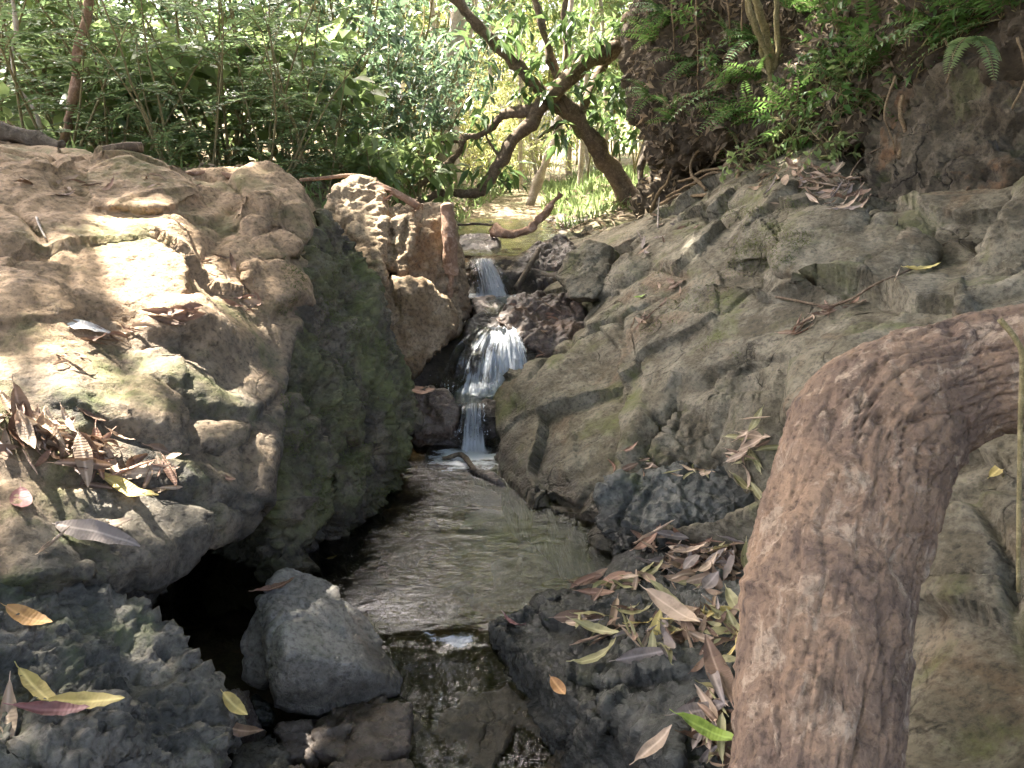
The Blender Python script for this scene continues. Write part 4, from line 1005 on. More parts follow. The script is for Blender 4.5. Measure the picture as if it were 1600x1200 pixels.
T4 = (np.array([(0, 0, 0), (0.5, 0.42, 0.10), (0, 1, -0.10), (0, 0.5, 0.0), (-0.5, 0.42, 0.10)], np.float32), np.array([(0, 1, 2, 3), (0, 3, 2, 4)]))
T2 = (np.array([(0, 0, 0), (0.5, 0.45, 0.06), (0, 1, -0.06), (-0.5, 0.45, 0.06)], np.float32), np.array([(0, 1, 2, 3)]))
def nrm(A): return A / np.maximum(np.linalg.norm(A, axis=1), 1e-6)[:, None]
def leaves_np(pos, d, up, L, w, T=T4):
    pos, d, up = (np.asarray(a, np.float32) for a in (pos, d, up))
    d = nrm(d); side = nrm(np.cross(d, up)); nn = np.cross(side, d)
    L = np.asarray(L, np.float32).reshape(-1, 1, 1); w = np.asarray(w, np.float32).reshape(-1, 1, 1)
    tv, tf = T
    V = pos[:, None, :] + L * (w * tv[None, :, 0:1] * side[:, None, :] + tv[None, :, 1:2] * d[:, None, :] + tv[None, :, 2:3] * nn[:, None, :])
    F = (tf[None] + (np.arange(len(pos)) * len(tv))[:, None, None]).reshape(-1, tf.shape[1])
    return V.reshape(-1, 3), F
def curve_pts(p, d, length, n, droop, g, wig=0.1):
    """a wandering, drooping shoot"""
    out = [np.array(p, float)]; d = np.array(d, float)
    for k in range(n):
        d = d + g.normal(size=3) * wig + np.array([0, 0, -droop])
        d /= np.linalg.norm(d)
        out.append(out[-1] + d * length / n)
    return np.array(out)
def stems_mesh(name, curves, sides=5):
    parts = []
    for c, r0, r1 in curves:
        n = len(c)
        parts.append(tube_np([Vector(p) for p in c], [r0 + (r1 - r0) * k / (n - 1) for k in range(n)], sides, False))
    V, F = merge_np(parts)
    return mesh_np(name, V, np.array(F), True)

def feather_shrub(seed, H=1.6, n_stem=5, n_frond=46, fl=0.55, ll=0.085, lw=0.34, nl=13):
    """shrub of long feathered leaves (paired leaflets on an arching rib)"""
    g = np.random.default_rng(seed); cur = []; LP, LD, LU, LL = [], [], [], []
    for s in range(n_stem):
        a = g.uniform(0, 6.28); c = curve_pts((0.08 * math.cos(a), 0.08 * math.sin(a), -0.1), (0.35 * math.cos(a), 0.35 * math.sin(a), 1), H * g.uniform(.7, 1.05), 8, -.01, g, .08)
        cur.append((c, .013, .004))
        for f in range(n_frond // n_stem):
            t = g.uniform(.18, 1); i = min(int(t * 8), 7); p = c[i] + (c[i + 1] - c[i]) * (t * 8 - i)
            b = g.uniform(0, 6.28); fr = curve_pts(p, (math.cos(b), math.sin(b), g.uniform(.2, .9)), fl * g.uniform(.6, 1.15), 7, .10, g, .05)
            cur.append((fr, .0035, .0012))
            for k in range(nl):
                u = (k + 1.2) / (nl + .5) * 7; j = min(int(u), 6); q = fr[j] + (fr[j + 1] - fr[j]) * (u - j); tg = fr[j + 1] - fr[j]; tg /= np.linalg.norm(tg)
                sd = np.cross(tg, (0, 0, 1)); sd /= max(np.linalg.norm(sd), 1e-4); up = np.cross(sd, tg)
                sz = math.sin(math.pi * min(.97, (k + 1.5) / (nl + 1.5))) ** .6
                for sg in (-1, 1):
                    LP.append(q); LD.append(sd * sg + tg * .45 + up * .1 + g.normal(size=3) * .10); LU.append(up + g.normal(size=3) * .2); LL.append(ll * sz * g.uniform(.8, 1.15))
    V, F = leaves_np(LP, LD, LU, LL, np.full(len(LP), lw))
    return stems_mesh('stem', cur, 4), mesh_np('crown', V, F)
def leafy_shrub(seed, H=2.0, n_stem=5, n_twig=80, tl=0.4, nl=12, ll=0.10, lw=0.42, droop=.03, T=T4, hang=.25, r=.016, low=.15, spread=.4):
    """shrub or sapling with simple leaves along many twigs"""
    g = np.random.default_rng(seed); cur = []; LP, LD, LU, LL = [], [], [], []
    for s in range(n_stem):
        a = g.uniform(0, 6.28); c = curve_pts((0.08 * math.cos(a), 0.08 * math.sin(a), -0.15), (spread * math.cos(a), spread * math.sin(a), 1), H * g.uniform(.65, 1.05), 10, -.01, g, .10)
        cur.append((c, r, r * .3))
        for f in range(n_twig // n_stem):
            t = low + (1 - low) * g.uniform(0, 1) ** .8; i = min(int(t * 10), 9); p = c[i] + (c[i + 1] - c[i]) * (t * 10 - i)
            b = g.uniform(0, 6.28); tw = curve_pts(p, (math.cos(b), math.sin(b), g.uniform(-.1, .8)), tl * g.uniform(.5, 1.25) * (1.25 - .5 * t), 6, droop, g, .12)
            cur.append((tw, .0045, .0015))
            for k in range(nl):
                u = 6 * (0.2 + .8 * (k + g.uniform(0, 1)) / nl); j = min(int(u), 5); q = tw[j] + (tw[j + 1] - tw[j]) * min(1, u - j); tg = tw[j + 1] - tw[j]; tg /= np.linalg.norm(tg)
                v = g.normal(size=3); v -= tg * v.dot(tg)
                LP.append(q); LD.append(tg * .6 + v * .7 + np.array((0, 0, -hang))); LU.append(np.array((0, 0, 1)) + g.normal(size=3) * .45); LL.append(ll * g.uniform(.6, 1.2))
    V, F = leaves_np(LP, LD, LU, LL, np.full(len(LP), lw) * g.uniform(.85, 1.15, len(LP)), T)
    return stems_mesh('stem', cur, 4), mesh_np('crown', V, F)
def tall_tree(seed, H=9.0, r=.10, z0=2.0, n_limb=16, limb=1.8, n_twig=9, nl=16, ll=.15, lw=.42, T=T2, lean=.05):
    """forest tree: straight trunk, limbs from z0 up, leafy twigs"""
    g = np.random.default_rng(seed); cur = []; LP, LD, LU, LL = [], [], [], []
    c = curve_pts((0, 0, -.3), (lean * g.normal(), lean * g.normal(), 1), H, 14, -.01, g, .035)
    tc = [(c, r, r * .3)]
    for s in range(n_limb):
        t = (z0 / H) + (1 - z0 / H) * (s + g.uniform(0, 1)) / n_limb; i = min(int(t * 14), 13); p = c[i] + (c[i + 1] - c[i]) * (t * 14 - i)
        b = g.uniform(0, 6.28); lm = curve_pts(p, (math.cos(b), math.sin(b), g.uniform(.1, .7)), limb * g.uniform(.5, 1.1), 6, .03, g, .14)
        cur.append((lm, r * .22, r * .06))
        for f in range(n_twig):
            u = 6 * g.uniform(.25, 1); j = min(int(u), 5); q = lm[j] + (lm[j + 1] - lm[j]) * min(1, u - j)
            v = g.normal(size=3); v[2] *= .6; tw = curve_pts(q, v, .55 * g.uniform(.5, 1.2), 4, .08, g, .15)
            cur.append((tw, .006, .002))
            k = g.integers(0, 4, nl); fr = g.uniform(0, 1, nl)
            q2 = tw[k] + (tw[k + 1] - tw[k]) * fr[:, None]
            LP += list(q2 + g.normal(size=(nl, 3)) * .03); LD += list(g.normal(size=(nl, 3)) + np.array((0, 0, -.35))); LU += list(g.normal(size=(nl, 3)) * .5 + np.array((0, 0, 1))); LL += list(ll * g.uniform(.6, 1.2, nl))
    V, F = leaves_np(LP, LD, LU, LL, np.full(len(LP), lw), T)
    return stems_mesh('trunk', tc, 9), stems_mesh('branch', cur, 4), mesh_np('crown', V, F)
def fern(seed, n=8, fl=.42, ll=.075, lw=.30, nl=15, droop=.10, up=.75):
    g = np.random.default_rng(seed); cur = []; LP, LD, LU, LL = [], [], [], []
    for f in range(n):
        b = 6.28 * f / n + g.uniform(-.3, .3); fr = curve_pts((0, 0, 0), (math.cos(b), math.sin(b), up * g.uniform(.6, 1.2)), fl * g.uniform(.7, 1.15), 9, droop, g, .03)
        cur.append((fr, .0025, .001))
        for k in range(nl):
            u = (k + 1.5) / (nl + 1.2) * 9; j = min(int(u), 8); q = fr[j] + (fr[j + 1] - fr[j]) * (u - j); tg = fr[j + 1] - fr[j]; tg /= np.linalg.norm(tg)
            sd = np.cross(tg, (0, 0, 1)); sd /= max(np.linalg.norm(sd), 1e-4); u2 = np.cross(sd, tg); sz = (1 - (k / nl)) ** .7 * min(1, (k + 2) / 4)
            for sg in (-1, 1):
                LP.append(q); LD.append(sd * sg + tg * .35 + g.normal(size=3) * .05); LU.append(u2 + g.normal(size=3) * .1); LL.append(ll * (sz + .12))
    V, F = leaves_np(LP, LD, LU, LL, np.full(len(LP), lw))
    return stems_mesh('stem', cur, 4), mesh_np('frond', V, F)

def plant(name, meshes, mats, loc, rz, sc, label, cat, group, names=None, tilt=(0, 0)):
    e = empty(name, loc, label, cat, group)
    e.rotation_euler = (tilt[0], tilt[1], rz); e.scale = (sc, sc, sc)
    for i, me in enumerate(meshes):
        if not me.materials: me.materials.append(M[mats[i]])
        o = bpy.data.objects.new(names[i] if names else me.name.split('.')[0], me); col.objects.link(o); o.parent = e
    return e
def gz(x, y): return float(ground_z(np.array([x]), np.array([y]))[0])
g0 = random.Random(11)

# feathery shrubs behind the slab
FS = [feather_shrub(300 + i, H=1.5 + .15 * i) for i in range(4)]
for i, (px, Y, s) in enumerate([(60, 5.0, .95), (150, 5.6, 1.1), (215, 6.2, 1.2), (290, 5.2, .8), (330, 6.0, 1.1), (395, 5.3, .85), (440, 6.3, 1.0), (490, 5.7, .72), (-40, 5.8, 1.2), (120, 6.9, 1.5), (370, 7.0, 1.3), (560, 6.6, .7), (250, 7.4, 1.5), (10, 7.2, 1.6)]):
    x = P(px, 250, Y).x
    plant('feathery_shrub', FS[i % 4], ('stem', 'leaf_fern'), (x, Y, gz(x, Y) - .05), g0.uniform(0, 6.28), s, 'feathery green shrub with paired leaflets ' + ('at the left edge beside the thin trunks' if px < 130 else 'behind the left half of the slab crest' if px < 320 else 'behind the right end of the slab crest'), 'shrub', 'feathery shrubs behind the slab')
# glossy broad leaved shrubs further back
BS = [leafy_shrub(320 + i, H=2.2 + .2 * i, n_twig=110) for i in range(4)]
for i, (px, Y, s) in enumerate([(620, 7.0, .75), (540, 7.6, 1.05), (470, 8.0, 1.2), (400, 8.6, 1.3), (320, 8.4, 1.3), (230, 9.0, 1.4), (140, 8.6, 1.4), (50, 9.4, 1.5), (-60, 8.4, 1.4), (580, 9.2, 1.3), (510, 9.8, 1.5), (650, 8.2, .9), (-120, 7.0, 1.2), (665, 10.4, 1.3), (600, 11.2, 1.6)]):
    x = P(px, 250, Y).x
    plant('glossy_shrub', BS[i % 4], ('stem', 'leaf_glossy'), (x, Y, gz(x, Y) - .05), g0.uniform(0, 6.28), s, 'dark glossy broad leaved shrub ' + ('deep in the thicket at the far left' if px < 300 else 'deep in the thicket behind the slab' if px < 500 else 'in the thicket beside the pale trunk'), 'shrub', 'glossy shrubs in the thicket')
# lighter saplings in the gap and behind
LS = [leafy_shrub(340 + i, H=3.2, n_stem=2, n_twig=90, tl=.55, ll=.12, lw=.40, low=.3, spread=.15, hang=.5) for i in range(3)]
for i, (px, Y, s) in enumerate([(680, 12.5, 1.1), (760, 14, 1.2), (840, 15.5, 1.2), (600, 13, 1.4), (500, 13.5, 1.5), (930, 12.0, 1.0), (980, 9.5, .9), (1010, 10.5, 1.0), (960, 14, 1.2), (-50, 12, 1.6), (1060, 9.0, 1.1), (720, 18, 1.5), (800, 20, 1.6), (890, 18, 1.5), (1040, 12.5, 1.4)]):
    x = P(px, 250, Y).x
    plant('sapling', LS[i % 3], ('stem', 'leaf_light' if not 700 < px < 900 else 'leaf_light'), (x, Y, gz(x, Y) - .05), g0.uniform(0, 6.28), s, 'slim light green sapling standing among the far trees', 'sapling', 'light saplings behind the thicket')
# a few plants with large leaves in front of the thicket
GS = [leafy_shrub(350 + i, H=1.5, n_stem=3, n_twig=33, tl=.4, nl=7, ll=.24, lw=.42, low=.3, spread=.3, hang=.45) for i in range(2)]
for i, (px, Y, s) in enumerate([(25, 5.4, .8), (185, 6.0, 1.0), (300, 6.6, 1.1), (470, 6.4, .8), (585, 6.2, .6), (640, 6.9, .7), (420, 7.4, 1.3), (90, 7.6, 1.4), (530, 8.4, 1.4)]):
    x = P(px, 250, Y).x
    plant('large_leaved_shrub', GS[i % 2], ('stem', 'leaf_light'), (x, Y, gz(x, Y) - .05), g0.uniform(0, 6.28), s, 'light green shrub with large drooping leaves ' + ('at the left end of the thicket' if px < 250 else 'in the middle of the thicket' if px < 500 else 'beside the pale trunk'), 'shrub', 'large leaved shrubs in the thicket')
# slim pole trees in the bright gap
PO = [tall_tree(370 + i, H=8, r=.035, z0=2.6, n_limb=10, limb=.9, n_twig=6, nl=10, ll=.13) for i in range(2)]
for i, (px, Y) in enumerate([(690, 11.5), (712, 13.5), (735, 15.5), (765, 12.2), (795, 14.8), (815, 11.2), (845, 13.0), (905, 11.0), (925, 13.8), (948, 10.4), (655, 12.8), (962, 12.6), (780, 17), (885, 16.5)]):
    x = P(px, 250, Y).x
    plant('pole_tree', PO[i % 2], ('pale_bark', 'pale_bark', 'leaf_light'), (x, Y, gz(x, Y) - .1), g0.uniform(0, 6.28), g0.uniform(.9, 1.2), 'slim pale pole of a young tree in the bright gap', 'tree', 'slim pole trees in the bright gap')
# reeds / bamboo brush, pale, at the end of the stream
RS = [leafy_shrub(360 + i, H=2.0, n_stem=14, n_twig=98, tl=.35, nl=9, ll=.16, lw=.11, low=.2, spread=.22, hang=.5, r=.006) for i in range(2)]
for me in RS: me[0].materials.append(M['pale_bark'])
for i, (px, Y, s) in enumerate([(720, 10.0, .75), (755, 10.8, .8), (790, 11.6, .8), (745, 12.6, 1.0), (820, 12.8, .9), (780, 14.4, 1.2), (860, 14, 1.0), (700, 14, 1.3), (900, 15.5, 1.2)]):
    x = P(px, 250, Y).x
    plant('cane_clump', RS[i % 2], ('pale_bark', 'leaf_pale'), (x, Y, gz(x, Y) - .05), g0.uniform(0, 6.28), s, 'pale clump of thin canes at the end of the stream', 'canes', 'pale canes in the clearing')
# tall forest trees
TT = [tall_tree(380 + i, H=9 + i, r=.09 + .02 * i, z0=1.6 + .6 * i) for i in range(4)]
tree_bark = ['dark_bark', 'pale_bark', 'dark_bark', 'reddish_bark']
PT = [tall_tree(395 + i, H=11 + i, r=.08, z0=1.8, n_limb=34, limb=2.0, n_twig=10, nl=18, ll=.16) for i in range(2)]  # trees added with pale crowns to brighten the pool's reflection
for i, (x, y) in enumerate([(-2.0, 15.5), (-.5, 17.0), (1.1, 15.6), (2.7, 16.6), (-1.2, 20), (.6, 20.5), (2.2, 21), (4.2, 19)]):
    plant('pale_tree', PT[i % 2], ('pale_bark', 'pale_bark', 'leaf_pale'), (x, y, gz(x, y) - .1), g0.uniform(0, 6.28), g0.uniform(.9, 1.2), 'sunlit yellow green tree closing the far end of the stream', 'tree', 'sunlit trees at the end of the stream')
tt_spots = [(-10, 17), (-8, 20), (-12.5, 21), (3.6, 16.5), (5.2, 19), (-9.5, 26), (4.6, 25), (-14, 27), (7.5, 23), (-4, 32), (-8, 34), (7, 32), (-13, 35), (3.2, 12.5), (5.4, 13), (10.5, 28), (-17, 30), (12, 36), (5, 45), (-9, 46), (10, 46), (-16, 44)]
for i, (x, y) in enumerate(tt_spots):
    k = i % 4
    plant('forest_tree', TT[k], (tree_bark[k], tree_bark[k], 'leaf_light' if k % 2 else 'leaf_glossy'), (x, y, gz(x, y) - .1), g0.uniform(0, 6.28), g0.uniform(.9, 1.25),
          ('forest tree with dark bark standing in the far wood' if k in (0, 2) else 'forest tree with pale bark standing in the far wood' if k == 1 else 'forest tree with reddish bark standing in the far wood'), 'tree', 'trees of the far wood')

# ------------------------------------------------------------------ the tree with crossing limbs over the stream
def crossing_tree():
    base = P(992, 330, 7.2)
    root = empty('leaning_tree', base, 'leaning brown tree whose limbs cross over the upper stream', 'tree')
    B = np.array(base)
    def limb(name, pts, r0, r1, seed):
        k = len(pts) - 1
        S = [tuple(np.array(P(*p)) - B) + (r0 + (r1 - r0) * i / k,) for i, p in enumerate(pts)]
        tube_obj(name, S, 12 * k, M['branch'], 10, root, .035, seed)
    limb('trunk', [(1000, 345, 7.2), (985, 312, 7.2), (958, 268, 7.2), (925, 222, 7.15), (890, 172, 7.1), (872, 150, 7.1)], .105, .070, 1)
    limb('branch', [(905, 190, 7.1), (862, 158, 7.05), (825, 120, 7.0), (785, 75, 6.95), (738, 30, 6.9), (690, -30, 6.85)], .070, .045, 2)
    limb('branch', [(1010, 40, 7.2), (960, 75, 7.1), (918, 100, 7.0), (880, 130, 6.95), (850, 158, 6.9), (828, 192, 6.85), (790, 240, 6.8), (758, 292, 6.75), (742, 303, 6.75), (712, 298, 6.75), (690, 302, 6.75), (640, 316, 6.7)], .085, .022, 3)
    limb('branch', [(856, 160, 6.92), (835, 174, 6.9), (805, 172, 6.9), (785, 182, 6.9), (758, 206, 6.85), (725, 218, 6.85), (712, 246, 6.8), (680, 275, 6.8), (655, 290, 6.8)], .050, .018, 4)
    limb('branch', [(880, 140, 7.05), (868, 105, 7.05), (850, 50, 7.0), (832, -30, 7.0)], .045, .030, 5)
    limb('branch', [(883, 120, 7.0), (884, 70, 7.0), (882, -20, 7.0)], .022, .015, 6)
    limb('branch', [(900, 178, 7.1), (930, 130, 7.2), (950, 80, 7.3), (985, 20, 7.4)], .05, .035, 7)
    limb('branch', [(880, 192, 7.0), (855, 206, 6.95), (838, 212, 6.9)], .022, .012, 8)
    limb('branch', [(758, 207, 6.85), (770, 225, 6.85), (780, 240, 6.85)], .014, .010, 9)
    limb('branch', [(725, 217, 6.85), (705, 219, 6.85), (686, 218, 6.85)], .016, .008, 10)
    g = np.random.default_rng(4); LP, LD, LU, LL = [], [], [], []
    spots = [(745, 155, 10), (755, 180, 12), (735, 205, 8), (760, 215, 8), (800, 40, 16), (785, 60, 14), (820, 20, 16), (845, 90, 14), (880, 45, 18), (895, 20, 20), (830, 120, 10), (815, 140, 10), (850, 145, 12), (790, 260, 12), (770, 275, 12), (800, 275, 10), (780, 230, 8), (880, 210, 16), (870, 195, 14), (905, 160, 14), (920, 150, 16), (935, 175, 16), (950, 190, 16), (960, 160, 18), (975, 130, 18), (940, 120, 16), (905, 130, 12), (930, 60, 18), (960, 40, 20), (740, 20, 14), (720, 60, 10), (760, 105, 8), (690, 270, 8), (665, 285, 8), (740, 255, 6), (985, 170, 16), (1000, 205, 16), (980, 220, 14), (860, 60, 12), (910, 80, 14), (700, 235, 8)]
    for (px, py, n) in spots:
        c = np.array(P(px, py, 6.9 + g.uniform(-.25, .35))) - B
        for k in range(n):
            a = g.uniform(0, 6.28)
            LP.append(c + g.normal(size=3) * (.05, .07, .04)); LD.append((math.cos(a), math.sin(a), g.uniform(-1.6, .1))); LU.append(np.array((0, 0, 1)) + g.normal(size=3) * .4); LL.append(g.uniform(.12, .22))
    V, F = leaves_np(LP, LD, LU, LL, np.full(len(LP), .27))
    link('crown', mesh_np('crown', V, F), M['leaf_mango'], root)
crossing_tree()

def plain_trunk(name, pts, r0, r1, mat, label, n=24, seed=0):
    k = len(pts) - 1
    base = Vector(pts[0]); root = empty(name, base, label, 'tree')
    tube_obj('trunk', [tuple(Vector(p) - base) + (r0 + (r1 - r0) * i / k,) for i, p in enumerate(pts)], n, M[mat], 12, root, .04, seed)
    return root
plain_trunk('slim_tree', [P(828, 322, 9.0), P(838, 290, 9.0), P(858, 240, 9.0), P(872, 205, 9.0), P(880, 150, 9.0), P(890, 40, 9.1), P(900, -120, 9.2)], .050, .036, 'pale_bark', 'slim pale leaning trunk seen behind the crossing limbs', seed=51)
plain_trunk('thin_tree', [P(80, 255, 5.6), P(100, 215, 5.6), P(112, 160, 5.6), P(122, 90, 5.6), P(140, -10, 5.6), P(160, -200, 5.7)], .035, .025, 'reddish_bark', 'thin light brown trunk at the left among the feathery shrubs', seed=52)
plain_trunk('thin_pale_tree', [P(75, 250, 5.2), P(60, 200, 5.2), P(42, 150, 5.2), P(25, 110, 5.2), P(18, 20, 5.2), P(10, -100, 5.2)], .016, .010, 'pale_bark', 'very thin pale stem near the left edge', seed=53)
plain_trunk('bank_sapling', [P(1015, 330, 6.8), P(1000, 270, 6.9), P(1022, 200, 7.0), P(1030, 120, 7.0), P(1040, -20, 7.0)], .035, .02, 'dark_bark', 'thin dark crooked sapling beside the soil bank', seed=54)

# the clump of slim stems that grows on the soil bank
def stem_clump():
    base = surf(1205, 205)[0]; B = np.array(base)
    root = empty('stem_clump', base, 'clump of slim yellowish stems growing from the soil bank', 'shrub')
    for i, pts in enumerate([[(1205, 250, 4.72), (1206, 150, 4.68), (1204, 100, 4.66), (1195, 50, 4.64), (1180, -10, 4.62), (1165, -80, 4.6)], [(1205, 130, 4.67), (1198, 80, 4.6), (1175, 20, 4.55), (1150, -60, 4.5)],
                             [(1207, 140, 4.67), (1215, 60, 4.62), (1212, 0, 4.6), (1216, -70, 4.6)], [(1204, 110, 4.66), (1185, 60, 4.62), (1168, 10, 4.58), (1160, -60, 4.5)], [(1209, 230, 4.7), (1214, 170, 4.68), (1212, 80, 4.66), (1220, -40, 4.66)]]):
        k = len(pts) - 1
        S = [tuple(np.array(P(*p)) - B) + (.026 - .010 * (i > 0) - .006 * j / k,) for j, p in enumerate(pts)]
        tube_obj('stem', S, 10 * k, M['stem'], 8, root, .02, 60 + i)
stem_clump()

# ferns, sprigs and dry leaves on the bank and the wall
FN = [fern(400 + i, n=7 + i % 3, fl=.34 + .05 * i) for i in range(4)]
SP = [leafy_shrub(420 + i, H=.5, n_stem=4, n_twig=24, tl=.22, nl=7, ll=.085, lw=.40, r=.005, spread=.7, hang=.3) for i in range(3)]
gb = random.Random(3)
def on_bank(px, py):
    h = surf(px, py); return h
fern_spots = [(1140, 60, .9), (1060, 190, .8), (1090, 210, .7), (1170, 200, .8), (1190, 130, .9), (1040, 20, 1.0), (1090, 95, .8), (1130, 140, .9), (1065, 120, .8), (1110, 190, .8), (1155, 170, .8), (1310, 20, 1.1), (1335, 95, .9), (1360, 60, 1.0), (1240, 170, .9), (1320, 140, .9), (1390, 95, .9), (1470, 30, 1.0), (1500, 60, .8), (1560, 30, .9), (1030, 60, 1.0), (1020, 150, .8), (1220, 215, .7), (1590, 20, .9), (1230, 20, 1.0), (1180, 60, .8)]
for i, (px, py, s) in enumerate(fern_spots):
    h = on_bank(px, py)
    if h is None or h[2] > 8: continue
    plant('fern', FN[i % 4], ('stem', 'leaf_bank'), h[0] - h[1] * .01, gb.uniform(0, 6.28), s, 'green fern growing on the soil bank ' + ('beside the leaning tree' if px < 1180 else 'around the clump of slim stems' if px < 1300 else 'above the dark wall'), 'fern', 'ferns on the soil bank', tilt=(R(28), R(-12)))
sprig_spots = [(1250, 222), (1235, 190), (1300, 195), (1335, 170), (1355, 135), (1300, 100), (1375, 105), (1145, 100), (1100, 40), (1050, 10), (1450, 50), (1340, 40), (1215, 250), (1385, 145), (1520, 20), (1310, 232)]
for i, (px, py) in enumerate(sprig_spots):
    h = on_bank(px, py)
    if h is None or h[2] > 8: continue
    plant('leafy_sprig', SP[i % 3], ('stem', 'leaf_light' if i % 3 == 0 else 'leaf_bank'), h[0] - h[1] * .01, gb.uniform(0, 6.28), gb.uniform(.45, .75), 'small leafy plant on the soil bank ' + ('beside the leaning tree' if px < 1180 else 'above the leaf heap' if px < 1345 else 'above the dark wall'), 'plant', 'leafy sprigs on the soil bank', tilt=(R(25), R(-15)))
# the bright fern that hangs down the dark wall
hroot = empty('hanging_fern', P(1515, 58, 3.40), 'bright green fern hanging down the dark rock wall', 'fern')
for k, (rz, fl) in enumerate([(R(262), .32), (R(225), .24), (R(300), .24)]):
    for me, mt in zip(fern(440 + k, n=1, fl=fl, ll=.062, nl=20, droop=.20, up=.05), ('stem', 'leaf_light')):
        o = link(me.name.split('.')[0], me, M[mt], hroot); o.rotation_euler = (0, 0, rz)

# ------------------------------------------------------------------ canopy overhead: its gaps let the sun patches through
PATCHES = [(235, 365, .15), (205, 440, .09), (200, 400, .10), (290, 540, .13), (320, 602, .075), (165, 655, .10), (380, 640, .06), (430, 425, .07), (430, 330, .06), (455, 388, .05), (640, 370, .09), (632, 410, .05), (575, 305, .09), (590, 360, .05), (1080, 375, .07), (1050, 398, .05),
           (20, 1075, .05), (50, 1085, .05), (115, 895, .05), (170, 935, .05), (100, 800, .04), (20, 640, .09), (800, 555, .09), (445, 575, .04), (330, 275, .08), (410, 262, .07), (140, 320, .06), (660, 560, .04), (735, 640, .04), (1240, 190, .14), (1260, 60, .15), (1330, 230, .06), (20, 1180, .06), (700, 360, .06), (480, 300, .06)]
def canopy(seed, trunk_pts, r0, r1, mat, x0, x1, y0, y1, z0, z1, sp, nleaf, label, shade=()):
    g = np.random.default_rng(seed)
    root = plain_trunk('canopy_tree', trunk_pts, r0, r1, mat, label, 30, seed)
    B = np.array(trunk_pts[0]); fork = np.array(trunk_pts[-1])
    T = []
    for px, py, r in PATCHES:
        h = surf(px, py)
        if h is not None: T.append((np.array(h[0]), r))
    sd = np.array(SUN_DIR); cur = []; LP = []
    for x in np.arange(x0, x1, sp):
        for y in np.arange(y0, y1, sp):
            c = np.array((x + g.uniform(-.3, .3), y + g.uniform(-.3, .3), g.uniform(z0, z1)))
            LP.append(c + g.normal(size=(nleaf, 3)) * (.36, .36, .22))
            m = (fork + c) / 2 + np.array((0, 0, .3)) + g.normal(size=3) * .25
            if g.uniform() < .22: cur.append((np.array(spline([tuple(fork - B), tuple(m - B), tuple(c - B)], 9)), .035, .010))
    for px, py in shade:                                   # extra leaf clusters added along the sun's line to shade chosen spots
        h = surf(px, py)
        if h is not None: LP.append(np.array(h[0]) + sd * g.uniform(7.0, 8.0) + g.normal(size=(240, 3)) * (.20, .20, .15))
    LP = np.vstack(LP)
    sh = LP - sd * ((LP[:, 2:3] - .8) / sd[2])
    keep = np.ones(len(LP), bool)
    s2 = LP - sd * ((LP[:, 2:3] - 1.5) / sd[2])            # thinner where its shade would fall on the thicket
    keep &= ~((s2[:, 1] > np.where(s2[:, 0] < -.3, 4.4, 5.8)) & (g.uniform(size=len(LP)) > .42))
    slabz = (sh[:, 0] < -.55) & (sh[:, 1] > 1.0) & (sh[:, 1] < 4.2)
    keep &= ~(slabz & (g.uniform(size=len(LP)) > .85))
    for t, r in T:
        w = LP - t; al = w @ sd; q = np.linalg.norm(w - al[:, None] * sd, axis=1)
        keep &= ~((q < (r * 1.15 + .10 if r > .085 else r + .03)) & (al > 0))
    LP = LP[keep]; n = len(LP)
    V, F = leaves_np(LP - B, g.normal(size=(n, 3)) * (1, 1, .35), g.normal(size=(n, 3)) * .45 + np.array((0, 0, 1)), g.uniform(.14, .24, n), np.full(n, .46), T2)
    link('crown', mesh_np('crown', V, F), M['leaf_mango'], root)
    link('branch', stems_mesh('branch', cur, 5), M[mat], root)
canopy(501, [V3((-.80, 9.6, gz(-.8, 9.6) - .2)), V3((-.76, 9.6, 2.0)), V3((-.52, 9.55, 3.2)), V3((-.6, 9.4, 5.0)), V3((-.9, 8.6, 6.8))], .17, .12, 'pale_bark', -3.2, 3.0, 1.6, 8.4, 6.6, 8.6, .58, 340, 'pale straight trunk in the middle of the picture behind the crossing limbs', [(480, 960), (540, 940), (560, 955), (575, 965), (500, 930), (600, 985), (520, 1000), (570, 1000), (460, 1040), (1000, 600), (1080, 560), (900, 620), (1000, 420), (1250, 380), (1350, 380), (1450, 420), (1300, 800), (1300, 1000), (1280, 620), (1150, 480), (820, 660), (1400, 600)])
canopy(502, [V3((-5.6, 7.6, gz(-5.6, 7.6) - .2)), V3((-5.5, 7.5, 2.5)), V3((-5.4, 7.2, 5.0)), V3((-5.0, 6.4, 6.6))], .16, .10, 'dark_bark', -7.6, -2.7, 0.6, 8.2, 6.4, 8.6, .58, 300, 'dark trunk of the overhanging tree at the left edge')
canopy(503, [V3((3.4, -2.2, gz(3.4, -2.2) - .3)), V3((3.3, -2.2, 3.5)), V3((2.8, -2.1, 5.0)), V3((1.6, -2.0, 5.8))], .16, .10, 'dark_bark', -4.6, 5.0, -6.5, 0.8, 5.6, 7.8, .72, 270, 'unseen tall tree added behind the viewer to darken the shade')  # out of view, added to block sky light from behind
canopy(504, [V3((4.6, 4.6, gz(4.6, 4.6) - .3)), V3((4.6, 4.5, 5.0)), V3((4.5, 4.3, 6.6)), V3((4.4, 4.0, 7.4))], .16, .10, 'dark_bark', 2.4, 7.0, 0.0, 8.4, 6.6, 8.8, .72, 270, 'unseen tall tree added on the right hill to darken the shade')  # unseen crown added to hold back sky light from the right

